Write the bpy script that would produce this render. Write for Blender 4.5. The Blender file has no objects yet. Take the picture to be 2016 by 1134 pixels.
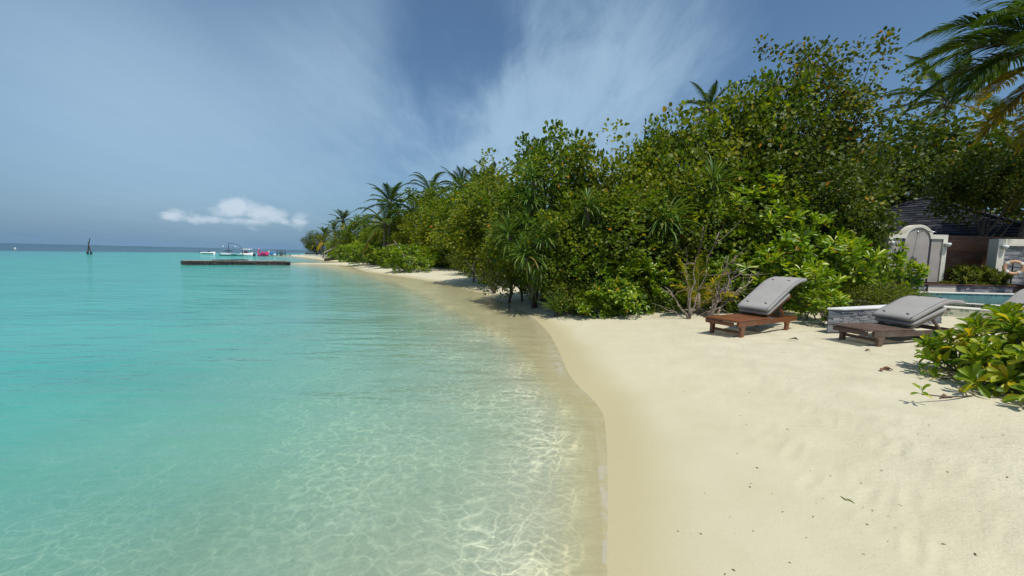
import bpy, bmesh, math, random
import numpy as np
from mathutils import Vector, Matrix

SC = bpy.context.scene
COL = SC.collection
rad = math.radians

# ------------------------------------------------------------------ camera
F = 760.0                       # focal length in pixels of the 2016 px wide photograph
CZ = 1.75
ROLL, PITCH = rad(1.33), rad(4.93)
fw = np.array([0, math.cos(PITCH), -math.sin(PITCH)])
up0 = np.array([0, math.sin(PITCH), math.cos(PITCH)])
rt0 = np.array([1.0, 0, 0])
RT = math.cos(ROLL) * rt0 + math.sin(ROLL) * up0
UP = math.cos(ROLL) * up0 - math.sin(ROLL) * rt0
cam_d = bpy.data.cameras.new('camera')
cam_d.sensor_width = 36.0
cam_d.lens = 36.0 * F / 2016.0
cam_d.clip_start = 0.05
cam_d.clip_end = 12000
cam = bpy.data.objects.new('camera', cam_d)
COL.objects.link(cam)
cam.matrix_world = Matrix(((RT[0], UP[0], -fw[0], 0), (RT[1], UP[1], -fw[1], 0), (RT[2], UP[2], -fw[2], CZ), (0, 0, 0, 1)))
SC.camera = cam

def ray(x, y):
    return fw + (x - 1008) / F * RT + (567 - y) / F * UP
def G(x, y, z=0.0):             # survey: where the sight line through a pixel meets height z
    d = ray(x, y); t = (z - CZ) / d[2]
    return np.array([0, 0, CZ]) + t * d
def P(x, y, Y):                 # survey: where it is Y metres ahead
    d = ray(x, y)
    return np.array([0, 0, CZ]) + Y / d[1] * d

# ------------------------------------------------------------------ light
SUN = np.array([0.12, -0.42, 1.0]); SUN /= np.linalg.norm(SUN)
sun_d = bpy.data.lights.new('sun', 'SUN')
sun_d.energy = 4.0
sun_d.angle = rad(0.53)
sun_d.color = (1.0, 0.95, 0.87)
sun = bpy.data.objects.new('sun', sun_d)
COL.objects.link(sun)
sun.rotation_euler = Vector(-SUN).to_track_quat('-Z', 'Y').to_euler()
SC.view_settings.view_transform = 'Standard'
SC.view_settings.look = 'None'
SC.view_settings.exposure = 0.0
SC.view_settings.gamma = 1.0
SC.view_settings.use_curve_mapping = False
SC.render.engine = 'CYCLES'
cy = SC.cycles
cy.max_bounces = 7; cy.diffuse_bounces = 3; cy.glossy_bounces = 3; cy.transmission_bounces = 4; cy.transparent_max_bounces = 10
cy.caustics_reflective = False; cy.caustics_refractive = False
cy.use_denoising = True
cy.use_adaptive_sampling = True
cy.adaptive_threshold = 0.015
cy.sample_clamp_indirect = 6.0

class NT:
    """short-hand for node trees"""
    def __init__(s, tree):
        s.t = tree; s.n = tree.nodes; s.l = tree.links
    def new(s, typ, **kw):
        nd = s.n.new(typ)
        for k, v in kw.items():
            if k in ('op',): nd.operation = v
            else: setattr(nd, k, v)
        return nd
    def put(s, sock, v):
        if isinstance(v, (int, float)): 
            try: sock.default_value = v
            except TypeError: sock.default_value = (v, v, v)
        elif isinstance(v, (tuple, list)):
            sock.default_value = tuple(v) if len(v) == len(sock.default_value) else tuple(v) + (1.0,)
        else: s.l.new(v, sock)
    def math(s, op, a, b=0.0, c=None, clamp=False):
        nd = s.n.new('ShaderNodeMath'); nd.operation = op; nd.use_clamp = clamp
        s.put(nd.inputs[0], a); s.put(nd.inputs[1], b)
        if c is not None: s.put(nd.inputs[2], c)
        return nd.outputs[0]
    def vmath(s, op, a, b=None, out=0):
        nd = s.n.new('ShaderNodeVectorMath'); nd.operation = op
        s.put(nd.inputs[0], a)
        if b is not None: s.put(nd.inputs[1], b)
        return nd.outputs['Value'] if op in ('DOT_PRODUCT', 'LENGTH') else nd.outputs[0]
    def scale(s, a, k):
        nd = s.n.new('ShaderNodeVectorMath'); nd.operation = 'SCALE'
        s.put(nd.inputs[0], a); s.put(nd.inputs['Scale'], k)
        return nd.outputs[0]
    def mix(s, f, a, b, blend='MIX'):
        nd = s.n.new('ShaderNodeMix'); nd.data_type = 'RGBA'; nd.blend_type = blend
        s.put(nd.inputs[0], f); s.put(nd.inputs[6], a); s.put(nd.inputs[7], b)
        return nd.outputs[2]
    def noise(s, vec, scale, detail=3.0, rough=0.55, dist=0.0):
        nd = s.n.new('ShaderNodeTexNoise')
        s.put(nd.inputs['Vector'], vec); nd.inputs['Scale'].default_value = scale
        nd.inputs['Detail'].default_value = detail; nd.inputs['Roughness'].default_value = rough
        nd.inputs['Distortion'].default_value = dist
        return nd.outputs[0]
    def ramp(s, f, stops, interp='LINEAR'):
        nd = s.n.new('ShaderNodeValToRGB'); cr = nd.color_ramp; cr.interpolation = interp
        while len(cr.elements) < len(stops): cr.elements.new(0.5)
        for e, (p, c) in zip(cr.elements, stops):
            e.position = p; e.color = (c, c, c, 1) if isinstance(c, (int, float)) else tuple(c) + (1,)
        s.put(nd.inputs[0], f)
        return nd.outputs[0]
    def smooth(s, v, a, b):
        nd = s.n.new('ShaderNodeMapRange'); nd.interpolation_type = 'SMOOTHSTEP'
        s.put(nd.inputs[0], v); nd.inputs[1].default_value = a; nd.inputs[2].default_value = b
        return nd.outputs[0]
    def mapping(s, vec, scale=(1, 1, 1), rot=(0, 0, 0), loc=(0, 0, 0)):
        nd = s.n.new('ShaderNodeMapping')
        s.put(nd.inputs[0], vec)
        nd.inputs['Location'].default_value = loc; nd.inputs['Rotation'].default_value = rot; nd.inputs['Scale'].default_value = scale
        return nd.outputs[0]
    def attr(s, name, out='Fac'):
        nd = s.n.new('ShaderNodeAttribute'); nd.attribute_name = name
        return nd.outputs[out]
    def bump(s, h, strength=0.3, dist=0.02, normal=None):
        nd = s.n.new('ShaderNodeBump'); nd.inputs['Strength'].default_value = strength; nd.inputs['Distance'].default_value = dist
        s.put(nd.inputs['Height'], h)
        if normal is not None: s.put(nd.inputs['Normal'], normal)
        return nd.outputs[0]

# ------------------------------------------------------------------ sky
W = bpy.data.worlds.new('World'); SC.world = W; W.use_nodes = True
def build_world():
    t = NT(W.node_tree); t.n.clear()
    out = t.new('ShaderNodeOutputWorld'); bg = t.new('ShaderNodeBackground')
    sky = t.new('ShaderNodeTexSky'); sky.sky_type = 'NISHITA'; sky.sun_disc = False
    sky.sun_elevation = math.asin(SUN[2]); sky.sun_rotation = math.atan2(SUN[0], SUN[1])
    sky.altitude = 0; sky.air_density = 1.0; sky.dust_density = 2.0; sky.ozone_density = 1.2
    tc = t.new('ShaderNodeTexCoord'); d = tc.outputs['Generated']
    sep = t.new('ShaderNodeSeparateXYZ'); t.l.new(d, sep.inputs[0])
    dx, dy, dz = sep.outputs
    el = t.math('MAXIMUM', dz, 0.0)
    inv = t.math('DIVIDE', 1.0, t.math('ADD', el, 0.12))
    cmb = t.new('ShaderNodeCombineXYZ')
    t.put(cmb.inputs[0], t.math('MULTIPLY', dx, inv)); t.put(cmb.inputs[1], t.math('MULTIPLY', dy, inv)); cmb.inputs[2].default_value = 3.7
    plane = cmb.outputs[0]
    rot = t.mapping(plane, rot=(0, 0, rad(-12)))
    wn = t.new('ShaderNodeTexNoise'); t.put(wn.inputs['Vector'], rot); wn.inputs['Scale'].default_value = 0.9; wn.inputs['Detail'].default_value = 3.0
    rot = t.vmath('ADD', rot, t.scale(t.vmath('SUBTRACT', wn.outputs[1], (.5, .5, .5)), 0.9))
    big = t.noise(t.mapping(rot, scale=(0.75, 0.28, 1), loc=(1.3, 0.4, 0)), 1.0, 3.0, 0.5, 0.4)
    fine = t.noise(t.mapping(rot, scale=(2.0, 0.6, 1), loc=(0.2, 3.1, 0)), 1.0, 8.0, 0.6, 0.35)
    wisp = t.noise(t.mapping(plane, scale=(5.0, 1.6, 1), rot=(0, 0, rad(28))), 1.0, 7.0, 0.62, 0.35)
    # where veils of cirrus hang and where the sky is clear: (pixel of the photo as a direction, tightness, weight)
    mask = None; mr = None
    for (px, py, k, w) in [(1130, 190, 11, .46), (1340, 110, 24, .38), (1000, 330, 14, .55), (1060, 60, 40, .26), (640, 40, 30, .30), (740, 150, 40, .28),
                           (120, 110, 14, .34), (430, 250, 18, .38), (20, 60, 20, .14), (250, 180, 18, .16), (640, 330, 24, .22),
                           (905, 100, 60, -.5), (800, 250, 45, -.22), (1700, 60, 12, -.35), (420, 60, 25, -.16), (1880, 150, 12, -.2)]:
        c = ray(px, py); c = c / np.linalg.norm(c)
        g = t.math('EXPONENT', t.math('MULTIPLY', t.math('SUBTRACT', t.vmath('DOT_PRODUCT', d, tuple(c)), 1.0), float(k) * 2.0))
        g = t.math('MULTIPLY', g, w)
        mask = g if mask is None else t.math('ADD', mask, g)
        if w > 0 and px > 500 and px != 640: mr = g if mr is None else t.math('ADD', mr, g)
    body = t.math('ADD', t.math('MULTIPLY', t.math('SUBTRACT', fine, 0.5), 1.0), t.math('MULTIPLY', t.math('SUBTRACT', wisp, 0.5), 1.1))
    body = t.math('ADD', body, t.math('MULTIPLY', t.math('SUBTRACT', big, 0.5), 0.9))
    cir = t.math('ADD', mask, t.math('MULTIPLY', body, t.math('ADD', 0.13, t.math('MULTIPLY', mr, 1.25))))
    cir = t.smooth(cir, 0.0, 1.05)
    # cumulus bank low over the sea
    ydir = t.math('MAXIMUM', dy, 0.05)
    u = t.math('DIVIDE', dx, ydir); v = t.math('DIVIDE', dz, ydir)
    uv = t.new('ShaderNodeCombineXYZ'); t.put(uv.inputs[0], u); t.put(uv.inputs[1], v)
    pn = t.noise(t.mapping(uv.outputs[0], scale=(16, 30, 1), loc=(0.45, 0.2, 0)), 1.0, 6.0, 0.55, 0.2)
    pl = t.noise(t.mapping(uv.outputs[0], scale=(7, 4, 1), loc=(2.1, 0, 0)), 1.0, 1.0)
    prof = None
    for (px, py, w, h, amp) in [(350, 424, 38, 14, .75), (455, 412, 42, 26, .95), (520, 424, 52, 20, .95), (590, 432, 24, 18, .75), (470, 434, 125, 9, .82)]:
        dd = ray(px, py); cu, cv = dd[0] / dd[1], dd[2] / dd[1]
        a = t.math('DIVIDE', t.math('SUBTRACT', u, cu), w / F); b = t.math('DIVIDE', t.math('SUBTRACT', v, cv), h / F)
        r2 = t.math('ADD', t.math('MULTIPLY', a, a), t.math('MULTIPLY', b, b))
        g = t.math('MULTIPLY', t.math('EXPONENT', t.math('MULTIPLY', r2, -0.7)), amp)
        prof = g if prof is None else t.math('MAXIMUM', prof, g)
    cum = t.math('ADD', prof, t.math('MULTIPLY', t.math('SUBTRACT', pn, 0.5), 1.5))
    cum = t.math('MULTIPLY', t.smooth(cum, 0.32, 0.95), t.math('GREATER_THAN', dy, 0.06))
    # small dark scud and one bright streak
    base = t.mix(1.0, sky.outputs[0], (0.80, 1.02, 1.13), 'MULTIPLY')
    # sea air: pale grey-blue towards the horizon
    hz = t.math('POWER', t.math('SUBTRACT', 1.0, el, clamp=True), 6.0)
    base = t.mix(t.math('MULTIPLY', hz, SKY_HZ), base, SKY_HCOL)
    c1 = t.mix(t.math('MULTIPLY', cir, 0.72), base, SKY_CCOL)
    c2 = t.mix(t.math('MULTIPLY', cum, 0.72), c1, SKY_PCOL)
    t.l.new(c2, bg.inputs[0]); bg.inputs[1].default_value = SKY_STR
    t.l.new(bg.outputs[0], out.inputs[0])
SKY_STR = 0.10
SKY_HZ = 0.8
SKY_HCOL = (1.55, 3.0, 4.9)
SKY_CCOL = (4.2, 6.0, 7.7)
SKY_PCOL = (6.5, 7.5, 8.6)
build_world()

# ------------------------------------------------------------------ helpers: objects
def new_obj(name, V, Fc, m, parent=None, smooth=False, fattr=None, vattr=None):
    V = np.asarray(V, dtype=np.float32).reshape(-1, 3)
    me = bpy.data.meshes.new(name)
    if isinstance(Fc, np.ndarray) and Fc.ndim == 2:
        k = Fc.shape[1]; n = len(Fc)
        me.vertices.add(len(V)); me.vertices.foreach_set('co', V.ravel())
        me.loops.add(n * k); me.loops.foreach_set('vertex_index', Fc.astype(np.int32).ravel())
        me.polygons.add(n); me.polygons.foreach_set('loop_start', np.arange(0, n * k, k, dtype=np.int32))
        me.polygons.foreach_set('loop_total', np.full(n, k, dtype=np.int32))
        me.update(calc_edges=True)
    else:
        me.from_pydata([tuple(map(float, v)) for v in V], [], [tuple(int(i) for i in f) for f in Fc])
    if fattr is not None:
        for an, arr in fattr.items():
            a = me.attributes.new(an, 'FLOAT', 'FACE'); a.data.foreach_set('value', np.asarray(arr, dtype=np.float32))
    if vattr is not None:
        for an, arr in vattr.items():
            a = me.attributes.new(an, 'FLOAT', 'POINT'); a.data.foreach_set('value', np.asarray(arr, dtype=np.float32))
    if smooth:
        me.polygons.foreach_set('use_smooth', np.ones(len(me.polygons), dtype=bool))
    for mm in (m if isinstance(m, (list, tuple)) else [m]): me.materials.append(mm)
    o = bpy.data.objects.new(name, me); COL.objects.link(o)
    if parent is not None: o.parent = parent
    return o
def tag(o, label, cat, group=None):
    o['label'] = label; o['category'] = cat
    if group: o['group'] = group
    return o
def thing(name, label, cat, loc=(0, 0, 0), rotz=0.0, group=None, scale=None):
    o = bpy.data.objects.new(name, None); COL.objects.link(o); o.empty_display_size = 0.2
    o.location = tuple(float(c) for c in loc); o.rotation_euler = (0, 0, rotz)
    if scale is not None: o.scale = scale
    return tag(o, label, cat, group)
def struct(o, kind='structure'):
    o['kind'] = kind; return o
def bevel(o, w=0.008, seg=2):
    md = o.modifiers.new('bevel', 'BEVEL'); md.width = w; md.segments = seg; md.limit_method = 'ANGLE'; md.angle_limit = rad(40)
    return o

class MB:
    def __init__(s): s.V = []; s.F = []; s.T = []
    def add(s, V, Fc, tint=0.5):
        b = len(s.V); s.V.extend([tuple(map(float, v)) for v in V])
        for f in Fc: s.F.append(tuple(int(i) + b for i in f)); s.T.append(tint)
        return s
    def box(s, c, size, M=None, tint=0.5):
        x, y, z = (k / 2 for k in size)
        V = [(-x, -y, -z), (x, -y, -z), (x, y, -z), (-x, y, -z), (-x, -y, z), (x, -y, z), (x, y, z), (-x, y, z)]
        if M is not None: V = [M @ Vector(v) for v in V]
        V = [(v[0] + c[0], v[1] + c[1], v[2] + c[2]) for v in V]
        return s.add(V, [(0, 3, 2, 1), (4, 5, 6, 7), (0, 1, 5, 4), (1, 2, 6, 5), (2, 3, 7, 6), (3, 0, 4, 7)], tint)
    def beam(s, a, b, w, h, tint=0.5, upv=(0, 0, 1)):
        a = Vector(a); b = Vector(b); d = (b - a); L = d.length; d.normalize()
        sd = d.cross(Vector(upv)); 
        if sd.length < 1e-4: sd = Vector((1, 0, 0))
        sd.normalize(); u = sd.cross(d)
        M = Matrix((d, sd, u)).transposed()
        return s.box((a + b) / 2, (L, w, h), M, tint)
    def tube(s, path, radii, n=6, cap=True, tint=0.5):
        path = [Vector(p) for p in path]
        if isinstance(radii, (int, float)): radii = [radii] * len(path)
        V = []; ref = Vector((0.31, 0.17, 0.93))
        for i, p in enumerate(path):
            d = (path[min(i + 1, len(path) - 1)] - path[max(i - 1, 0)])
            if d.length < 1e-6: d = Vector((0, 0, 1))
            d.normalize()
            a = d.cross(ref)
            if a.length < 0.05: a = d.cross(Vector((1, 0, 0)))
            a.normalize(); b = d.cross(a)
            for k in range(n):
                t = 2 * math.pi * k / n
                V.append(p + (a * math.cos(t) + b * math.sin(t)) * radii[i])
        Fc = []
        for i in range(len(path) - 1):
            for k in range(n):
                k2 = (k + 1) % n
                Fc.append((i * n + k, i * n + k2, (i + 1) * n + k2, (i + 1) * n + k))
        if cap:
            Fc.append(tuple(range(n - 1, -1, -1))); Fc.append(tuple((len(path) - 1) * n + k for k in range(n)))
        return s.add(V, Fc, tint)
    def lathe(s, prof, n=16, c=(0, 0, 0), M=None, tint=0.5):
        V = []
        for (r, z) in prof:
            for k in range(n):
                t = 2 * math.pi * k / n
                v = Vector((r * math.cos(t), r * math.sin(t), z))
                if M is not None: v = M @ v
                V.append((v[0] + c[0], v[1] + c[1], v[2] + c[2]))
        Fc = []
        for i in range(len(prof) - 1):
            for k in range(n):
                k2 = (k + 1) % n
                Fc.append((i * n + k, i * n + k2, (i + 1) * n + k2, (i + 1) * n + k))
        Fc.append(tuple(range(n - 1, -1, -1))); Fc.append(tuple((len(prof) - 1) * n + k for k in range(n)))
        return s.add(V, Fc, tint)
    def loft(s, rings, closed=True, cap=True, tint=0.5):
        n = len(rings[0]); V = [v for r in rings for v in r]; Fc = []
        for i in range(len(rings) - 1):
            for k in range(n if closed else n - 1):
                k2 = (k + 1) % n
                Fc.append((i * n + k, i * n + k2, (i + 1) * n + k2, (i + 1) * n + k))
        if cap and closed:
            Fc.append(tuple(range(n - 1, -1, -1))); Fc.append(tuple((len(rings) - 1) * n + k for k in range(n)))
        return s.add(V, Fc, tint)
    def prism(s, poly, z0, z1, tint=0.5):
        n = len(poly)
        V = [(p[0], p[1], z0) for p in poly] + [(p[0], p[1], z1) for p in poly]
        Fc = [tuple(range(n - 1, -1, -1)), tuple(range(n, 2 * n))] + [(k, (k + 1) % n, n + (k + 1) % n, n + k) for k in range(n)]
        return s.add(V, Fc, tint)
    def obj(s, name, m, parent=None, smooth=False):
        return new_obj(name, s.V, s.F, m, parent, smooth, fattr={'tint': s.T})

# ------------------------------------------------------------------ materials
def mat(name):
    m = bpy.data.materials.new(name); m.use_nodes = True
    t = NT(m.node_tree); bs = t.n['Principled BSDF']
    return m, t, bs
def plain(name, col, rough=0.6, var=0.12, scale=6.0, bump=0.15, bscale=40.0, spec=0.4, metal=0.0):
    m, t, bs = mat(name)
    co = t.new('ShaderNodeTexCoord').outputs['Object']
    n = t.noise(co, scale, 4.0)
    dark = tuple(c * (1 - var * 1.6) for c in col); lite = tuple(min(1, c * (1 + var)) for c in col)
    t.put(bs.inputs['Base Color'], t.ramp(n, [(0.3, dark), (0.7, lite)]))
    bs.inputs['Roughness'].default_value = rough; bs.inputs['Specular IOR Level'].default_value = spec; bs.inputs['Metallic'].default_value = metal
    if bump: t.put(bs.inputs['Normal'], t.bump(t.noise(co, bscale, 3.0), bump, 0.01))
    return m
def leafmat(name, stops, trans=0.42, rough=0.5, spec=0.3, tcol=1.6, warm=True):
    m, t, bs = mat(name)
    tint = t.attr('tint')
    if warm: stops = [(p, (min(1, c[0] * 1.05), c[1] * 1.04, c[2] * .75)) for p, c in stops]
    col = t.ramp(tint, stops)
    t.put(bs.inputs['Base Color'], col); bs.inputs['Roughness'].default_value = rough; bs.inputs['Specular IOR Level'].default_value = spec
    tr = t.new('ShaderNodeBsdfTranslucent')
    t.put(tr.inputs[0], t.mix(1.0, col, (1.25 * tcol / 1.5, 1.35 * tcol / 1.5, 0.5), 'MULTIPLY'))
    mx = t.new('ShaderNodeMixShader'); mx.inputs[0].default_value = trans
    t.l.new(bs.outputs[0], mx.inputs[1]); t.l.new(tr.outputs[0], mx.inputs[2])
    t.l.new(mx.outputs[0], t.n['Material Output'].inputs[0])
    return m
def wood(name, dark, lite, rough=0.5, along='x', scale=1.0):
    m, t, bs = mat(name)
    co = t.new('ShaderNodeTexCoord').outputs['Object']
    sc = {'x': (1.2, 22, 22), 'y': (22, 1.2, 22), 'z': (22, 22, 1.2)}[along]
    g = t.noise(t.mapping(co, scale=tuple(k * scale for k in sc)), 1.0, 5.0, 0.6, 0.5)
    w = t.noise(co, 3.0, 3.0)
    f = t.math('ADD', t.math('MULTIPLY', g, 0.7), t.math('MULTIPLY', t.attr('tint'), 0.3))
    c = t.ramp(f, [(0.3, dark), (0.72, lite)])
    c = t.mix(t.smooth(w, 0.45, 0.8), c, tuple(0.5 * (a + b) * 0.7 + 0.06 for a, b in zip(dark, lite)))
    t.put(bs.inputs['Base Color'], c); bs.inputs['Roughness'].default_value = rough
    t.put(bs.inputs['Normal'], t.bump(g, 0.35, 0.004))
    return m

M = {}
HIB = [(0.0, (.04, .07, .007)), (0.3, (.09, .14, .011)), (0.55, (.16, .22, .015)), (0.74, (.26, .29, .025)), (0.86, (.34, .27, .02)), (1.0, (.50, .19, .015))]
M['hib'] = leafmat('hibiscus_leaf', HIB)
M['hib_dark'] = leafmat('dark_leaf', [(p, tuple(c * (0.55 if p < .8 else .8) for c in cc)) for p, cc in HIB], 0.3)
M['hib_olive'] = leafmat('olive_leaf', [(0.0, (.05, .068, .008)), (0.35, (.12, .15, .013)), (0.6, (.20, .225, .018)), (0.78, (.30, .29, .028)), (0.88, (.36, .26, .03)), (1.0, (.4, .16, .02))])
M['scae'] = leafmat('sea_lettuce_leaf', [(0.0, (.05, .10, .006)), (0.35, (.13, .23, .011)), (0.6, (.23, .33, .015)), (0.8, (.38, .41, .022)), (0.9, (.48, .40, .02)), (1.0, (.55, .26, .02))], 0.38, 0.33, 0.5)
M['fine'] = leafmat('small_leaf', [(0.0, (.03, .05, .008)), (0.4, (.085, .12, .012)), (0.7, (.17, .19, .02)), (1.0, (.32, .27, .03))])
M['pand'] = leafmat('pandanus_leaf', [(0.0, (.04, .08, .025)), (0.45, (.10, .18, .05)), (0.75, (.18, .26, .06)), (0.9, (.2, .19, .06)), (1.0, (.22, .14, .06))], 0.22, 0.38)
M['palm'] = leafmat('palm_leaf', [(0.0, (.025, .05, .01)), (0.4, (.065, .115, .018)), (0.7, (.13, .18, .025)), (0.83, (.36, .30, .03)), (0.94, (.58, .40, .025)), (1.0, (.20, .12, .05))], 0.3, 0.35)
M['bark'] = plain('grey_bark', (.13, .105, .08), 0.9, 0.4, 9, 0.5, 30)
M['pale_bark'] = plain('pale_bark', (.27, .24, .2), 0.9, 0.35, 9, 0.5, 30)
M['dead'] = plain('bleached_wood', (.24, .19, .15), 0.9, 0.4, 12, 0.5, 40)
M['palm_bark'] = plain('palm_bark', (.2, .165, .125), 0.9, 0.3, 5, 0.6, 18)
M['brownleaf'] = plain('dried_leaf', (.17, .075, .035), 0.8, 0.3, 20, 0.2)
M['teak'] = wood('oiled_teak', (.085, .026, .008), (.25, .085, .024), 0.42)
M['teak_grey'] = wood('weathered_teak', (.06, .035, .025), (.2, .125, .085), 0.6)
M['teak_pale'] = wood('faded_teak', (.16, .12, .09), (.33, .27, .21), 0.7)
M['slat'] = wood('stained_slats', (.06, .02, .008), (.19, .07, .025), 0.6)
M['deckwood'] = wood('deck_board', (.07, .028, .014), (.17, .075, .035), 0.6)
M['cushion'] = plain('grey_outdoor_fabric', (.315, .30, .285), 0.92, 0.05, 3, 0.12, 260, 0.2)
M['cushion_dark'] = plain('dark_piping', (.045, .045, .05), 0.8, 0.1, 5, 0)
M['render_cream'] = plain('cream_render', (.66, .62, .53), 0.85, 0.09, 2.5, 0.15, 60)
M['render_grey'] = plain('grey_render', (.35, .31, .285), 0.85, 0.09, 1.8, 0.15, 60)
M['black'] = plain('black_paint', (.012, .012, .016), 0.5, 0.2, 5, 0)
M['tilegap'] = plain('dark_mosaic', (.018, .02, .028), 0.3, 0.6, 40, 0.2, 60)
M['white'] = plain('white_paint', (.74, .74, .73), 0.45, 0.05, 3, 0.04)
M['chrome'] = plain('brushed_metal', (.6, .6, .6), 0.25, 0.05, 5, 0, metal=1.0)
M['coping'] = plain('pool_coping', (.62, .60, .53), 0.7, 0.08, 4, 0.1)
M['mortar'] = plain('dark_mortar', (.06, .06, .065), 0.9, 0.2, 8, 0.2)
def slate_mat():
    m, t, bs = mat('stacked_slate')
    co = t.new('ShaderNodeTexCoord').outputs['Object']
    n = t.noise(t.mapping(co, scale=(6, 6, 26)), 1.0, 5.0, 0.65)
    f = t.math('ADD', t.math('MULTIPLY', t.attr('tint'), 0.62), t.math('MULTIPLY', n, 0.42))
    t.put(bs.inputs['Base Color'], t.ramp(f, [(0.2, (.07, .078, .095)), (0.45, (.17, .18, .2)), (0.68, (.30, .30, .31)), (0.85, (.47, .46, .44))]))
    bs.inputs['Roughness'].default_value = 0.75
    t.put(bs.inputs['Normal'], t.bump(n, 0.7, 0.02))
    return m
M['slate'] = slate_mat()
def tile_mat(name, c1, c2, c3, scale, mort=(.55, .53, .45)):
    m, t, bs = mat(name)
    co = t.new('ShaderNodeTexCoord').outputs['Object']
    br = t.new('ShaderNodeTexBrick'); br.offset = 0.0; br.squash = 1.0
    sep = t.new('ShaderNodeSeparateXYZ'); t.l.new(co, sep.inputs[0])
    cb = t.new('ShaderNodeCombineXYZ'); t.l.new(sep.outputs[0], cb.inputs[0]); t.l.new(sep.outputs[2], cb.inputs[1])
    t.put(br.inputs['Vector'], cb.outputs[0])
    t.put(br.inputs['Color1'], c1); t.put(br.inputs['Color2'], c2); t.put(br.inputs['Mortar'], mort)
    br.inputs['Scale'].default_value = scale; br.inputs['Mortar Size'].default_value = 0.04; br.inputs['Brick Width'].default_value = 0.5; br.inputs['Row Height'].default_value = 0.5
    wn = t.new('ShaderNodeTexWhiteNoise'); wn.noise_dimensions = '2D'
    t.put(wn.inputs['Vector'], t.vmath('FLOOR', t.scale(cb.outputs[0], scale * 2.0)))
    c = t.mix(t.smooth(wn.outputs[0], 0.55, 0.95), br.outputs[0], t.mix(br.outputs[1], c3, mort))
    t.put(bs.inputs['Base Color'], c); bs.inputs['Roughness'].default_value = 0.3
    t.put(bs.inputs['Normal'], t.bump(t.math('SUBTRACT', 1.0, br.outputs[1]), 0.4, 0.006))
    return m
M['tile_dry'] = tile_mat('pale_green_mosaic', (.40, .41, .30), (.50, .50, .38), (.16, .22, .15), 6.0)
M['tile_wet'] = tile_mat('wet_green_mosaic', (.27, .29, .16), (.37, .37, .22), (.12, .17, .1), 6.0, (.42, .40, .25))
M['tile_pool'] = tile_mat('teal_pool_mosaic', (.07, .17, .17), (.11, .23, .22), (.04, .09, .11), 6.0, (.18, .29, .28))
def pool_water_mat():
    m, t, bs = mat('pool_water')
    co = t.new('ShaderNodeTexCoord').outputs['Object']
    bs.inputs['Base Color'].default_value = (.07, .19, .19, 1); bs.inputs['Roughness'].default_value = 0.04
    t.put(bs.inputs['Normal'], t.bump(t.noise(t.mapping(co, scale=(3, 9, 1)), 1.0, 3.0), 0.5, 0.02))
    return m
M['poolwater'] = pool_water_mat()
def roof_mat():
    m, t, bs = mat('dark_roof_shingle')
    co = t.new('ShaderNodeTexCoord').outputs['Object']
    n = t.noise(co, 4.0, 5.0)
    f = t.math('ADD', t.math('MULTIPLY', t.attr('tint'), 0.5), t.math('MULTIPLY', n, 0.5))
    t.put(bs.inputs['Base Color'], t.ramp(f, [(0.25, (.014, .015, .019)), (0.75, (.045, .046, .052))]))
    bs.inputs['Roughness'].default_value = 0.75; bs.inputs['Specular IOR Level'].default_value = 0.12
    t.put(bs.inputs['Normal'], t.bump(n, 0.5, 0.02))
    return m
M['roof'] = roof_mat()

# ------------------------------------------------------------------ ground and sea
SHORE_PX = [(1195, 1000), (1192, 850), (1183, 800), (1120, 745), (1100, 690), (1078, 650), (1035, 612), (950, 577), (870, 557), (800, 546), (740, 538), (712, 533)]
shore = [(0.45, -300), (0.45, -20), (0.5, -3), (0.48, 1.2), (0.52, 1.9)] + [tuple(G(*p)[:2]) for p in SHORE_PX] + [tuple(G(*p)[:2]) for p in [(690, 523.2), (660, 521.6), (620, 520.4), (572, 519.4), (575, 518.6), (640, 519.4), (688, 518.6), (668, 515.6), (650, 514), (625, 510.5), (600, 507), (575, 504.5), (562, 503)]] + [(-68, 118), (-60, 130), (-20, 165), (80, 200), (400, 160), (400, -300)]
DEEP_PX = [(1195, 1134), (1185, 1000), (1176, 860), (1150, 800), (1075, 735), (1020, 668), (985, 650), (930, 625), (880, 600), (830, 575), (780, 556), (715, 539), (660, 528), (600, 522), (540, 519)]
deep = [(0.3, -300), (0.3, 1.5)] + [tuple(G(*p)[:2]) for p in DEEP_PX] + [tuple(G(*p)[:2]) for p in [(545, 515), (640, 517), (640, 515), (610, 509.8), (590, 507.2), (550, 503)]] + [(-74, 122), (-60, 140), (-20, 175), (80, 210), (410, 170), (410, -300)]
def soften(poly, rounds=2):
    for _ in range(rounds):
        n = len(poly); out = []
        for i in range(n):
            a, b = np.array(poly[i], float), np.array(poly[(i + 1) % n], float)
            L = np.linalg.norm(b - a); k = min(.25, 3.0 / max(L, 1e-6))
            out += [a + (b - a) * k, b - (b - a) * k]
        poly = out
    return poly
def sdist(X, Y, poly):
    poly = np.asarray(poly, dtype=float)
    d2 = np.full(X.shape, 1e18); ins = np.zeros(X.shape, dtype=bool)
    n = len(poly)
    for i in range(n):
        a = poly[i]; b = poly[(i + 1) % n]; e = b - a
        wx = X - a[0]; wy = Y - a[1]
        t = np.clip((wx * e[0] + wy * e[1]) / (e @ e + 1e-12), 0, 1)
        d2 = np.minimum(d2, (wx - t * e[0]) ** 2 + (wy - t * e[1]) ** 2)
        c = (a[1] > Y) != (b[1] > Y)
        with np.errstate(divide='ignore', invalid='ignore'):
            xi = e[0] * (Y - a[1]) / (e[1] if e[1] != 0 else 1e-12) + a[0]
        ins ^= c & (X < xi)
    d = np.sqrt(d2)
    return np.where(ins, d, -d)
shore = soften(shore); deep = soften(deep)
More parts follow.
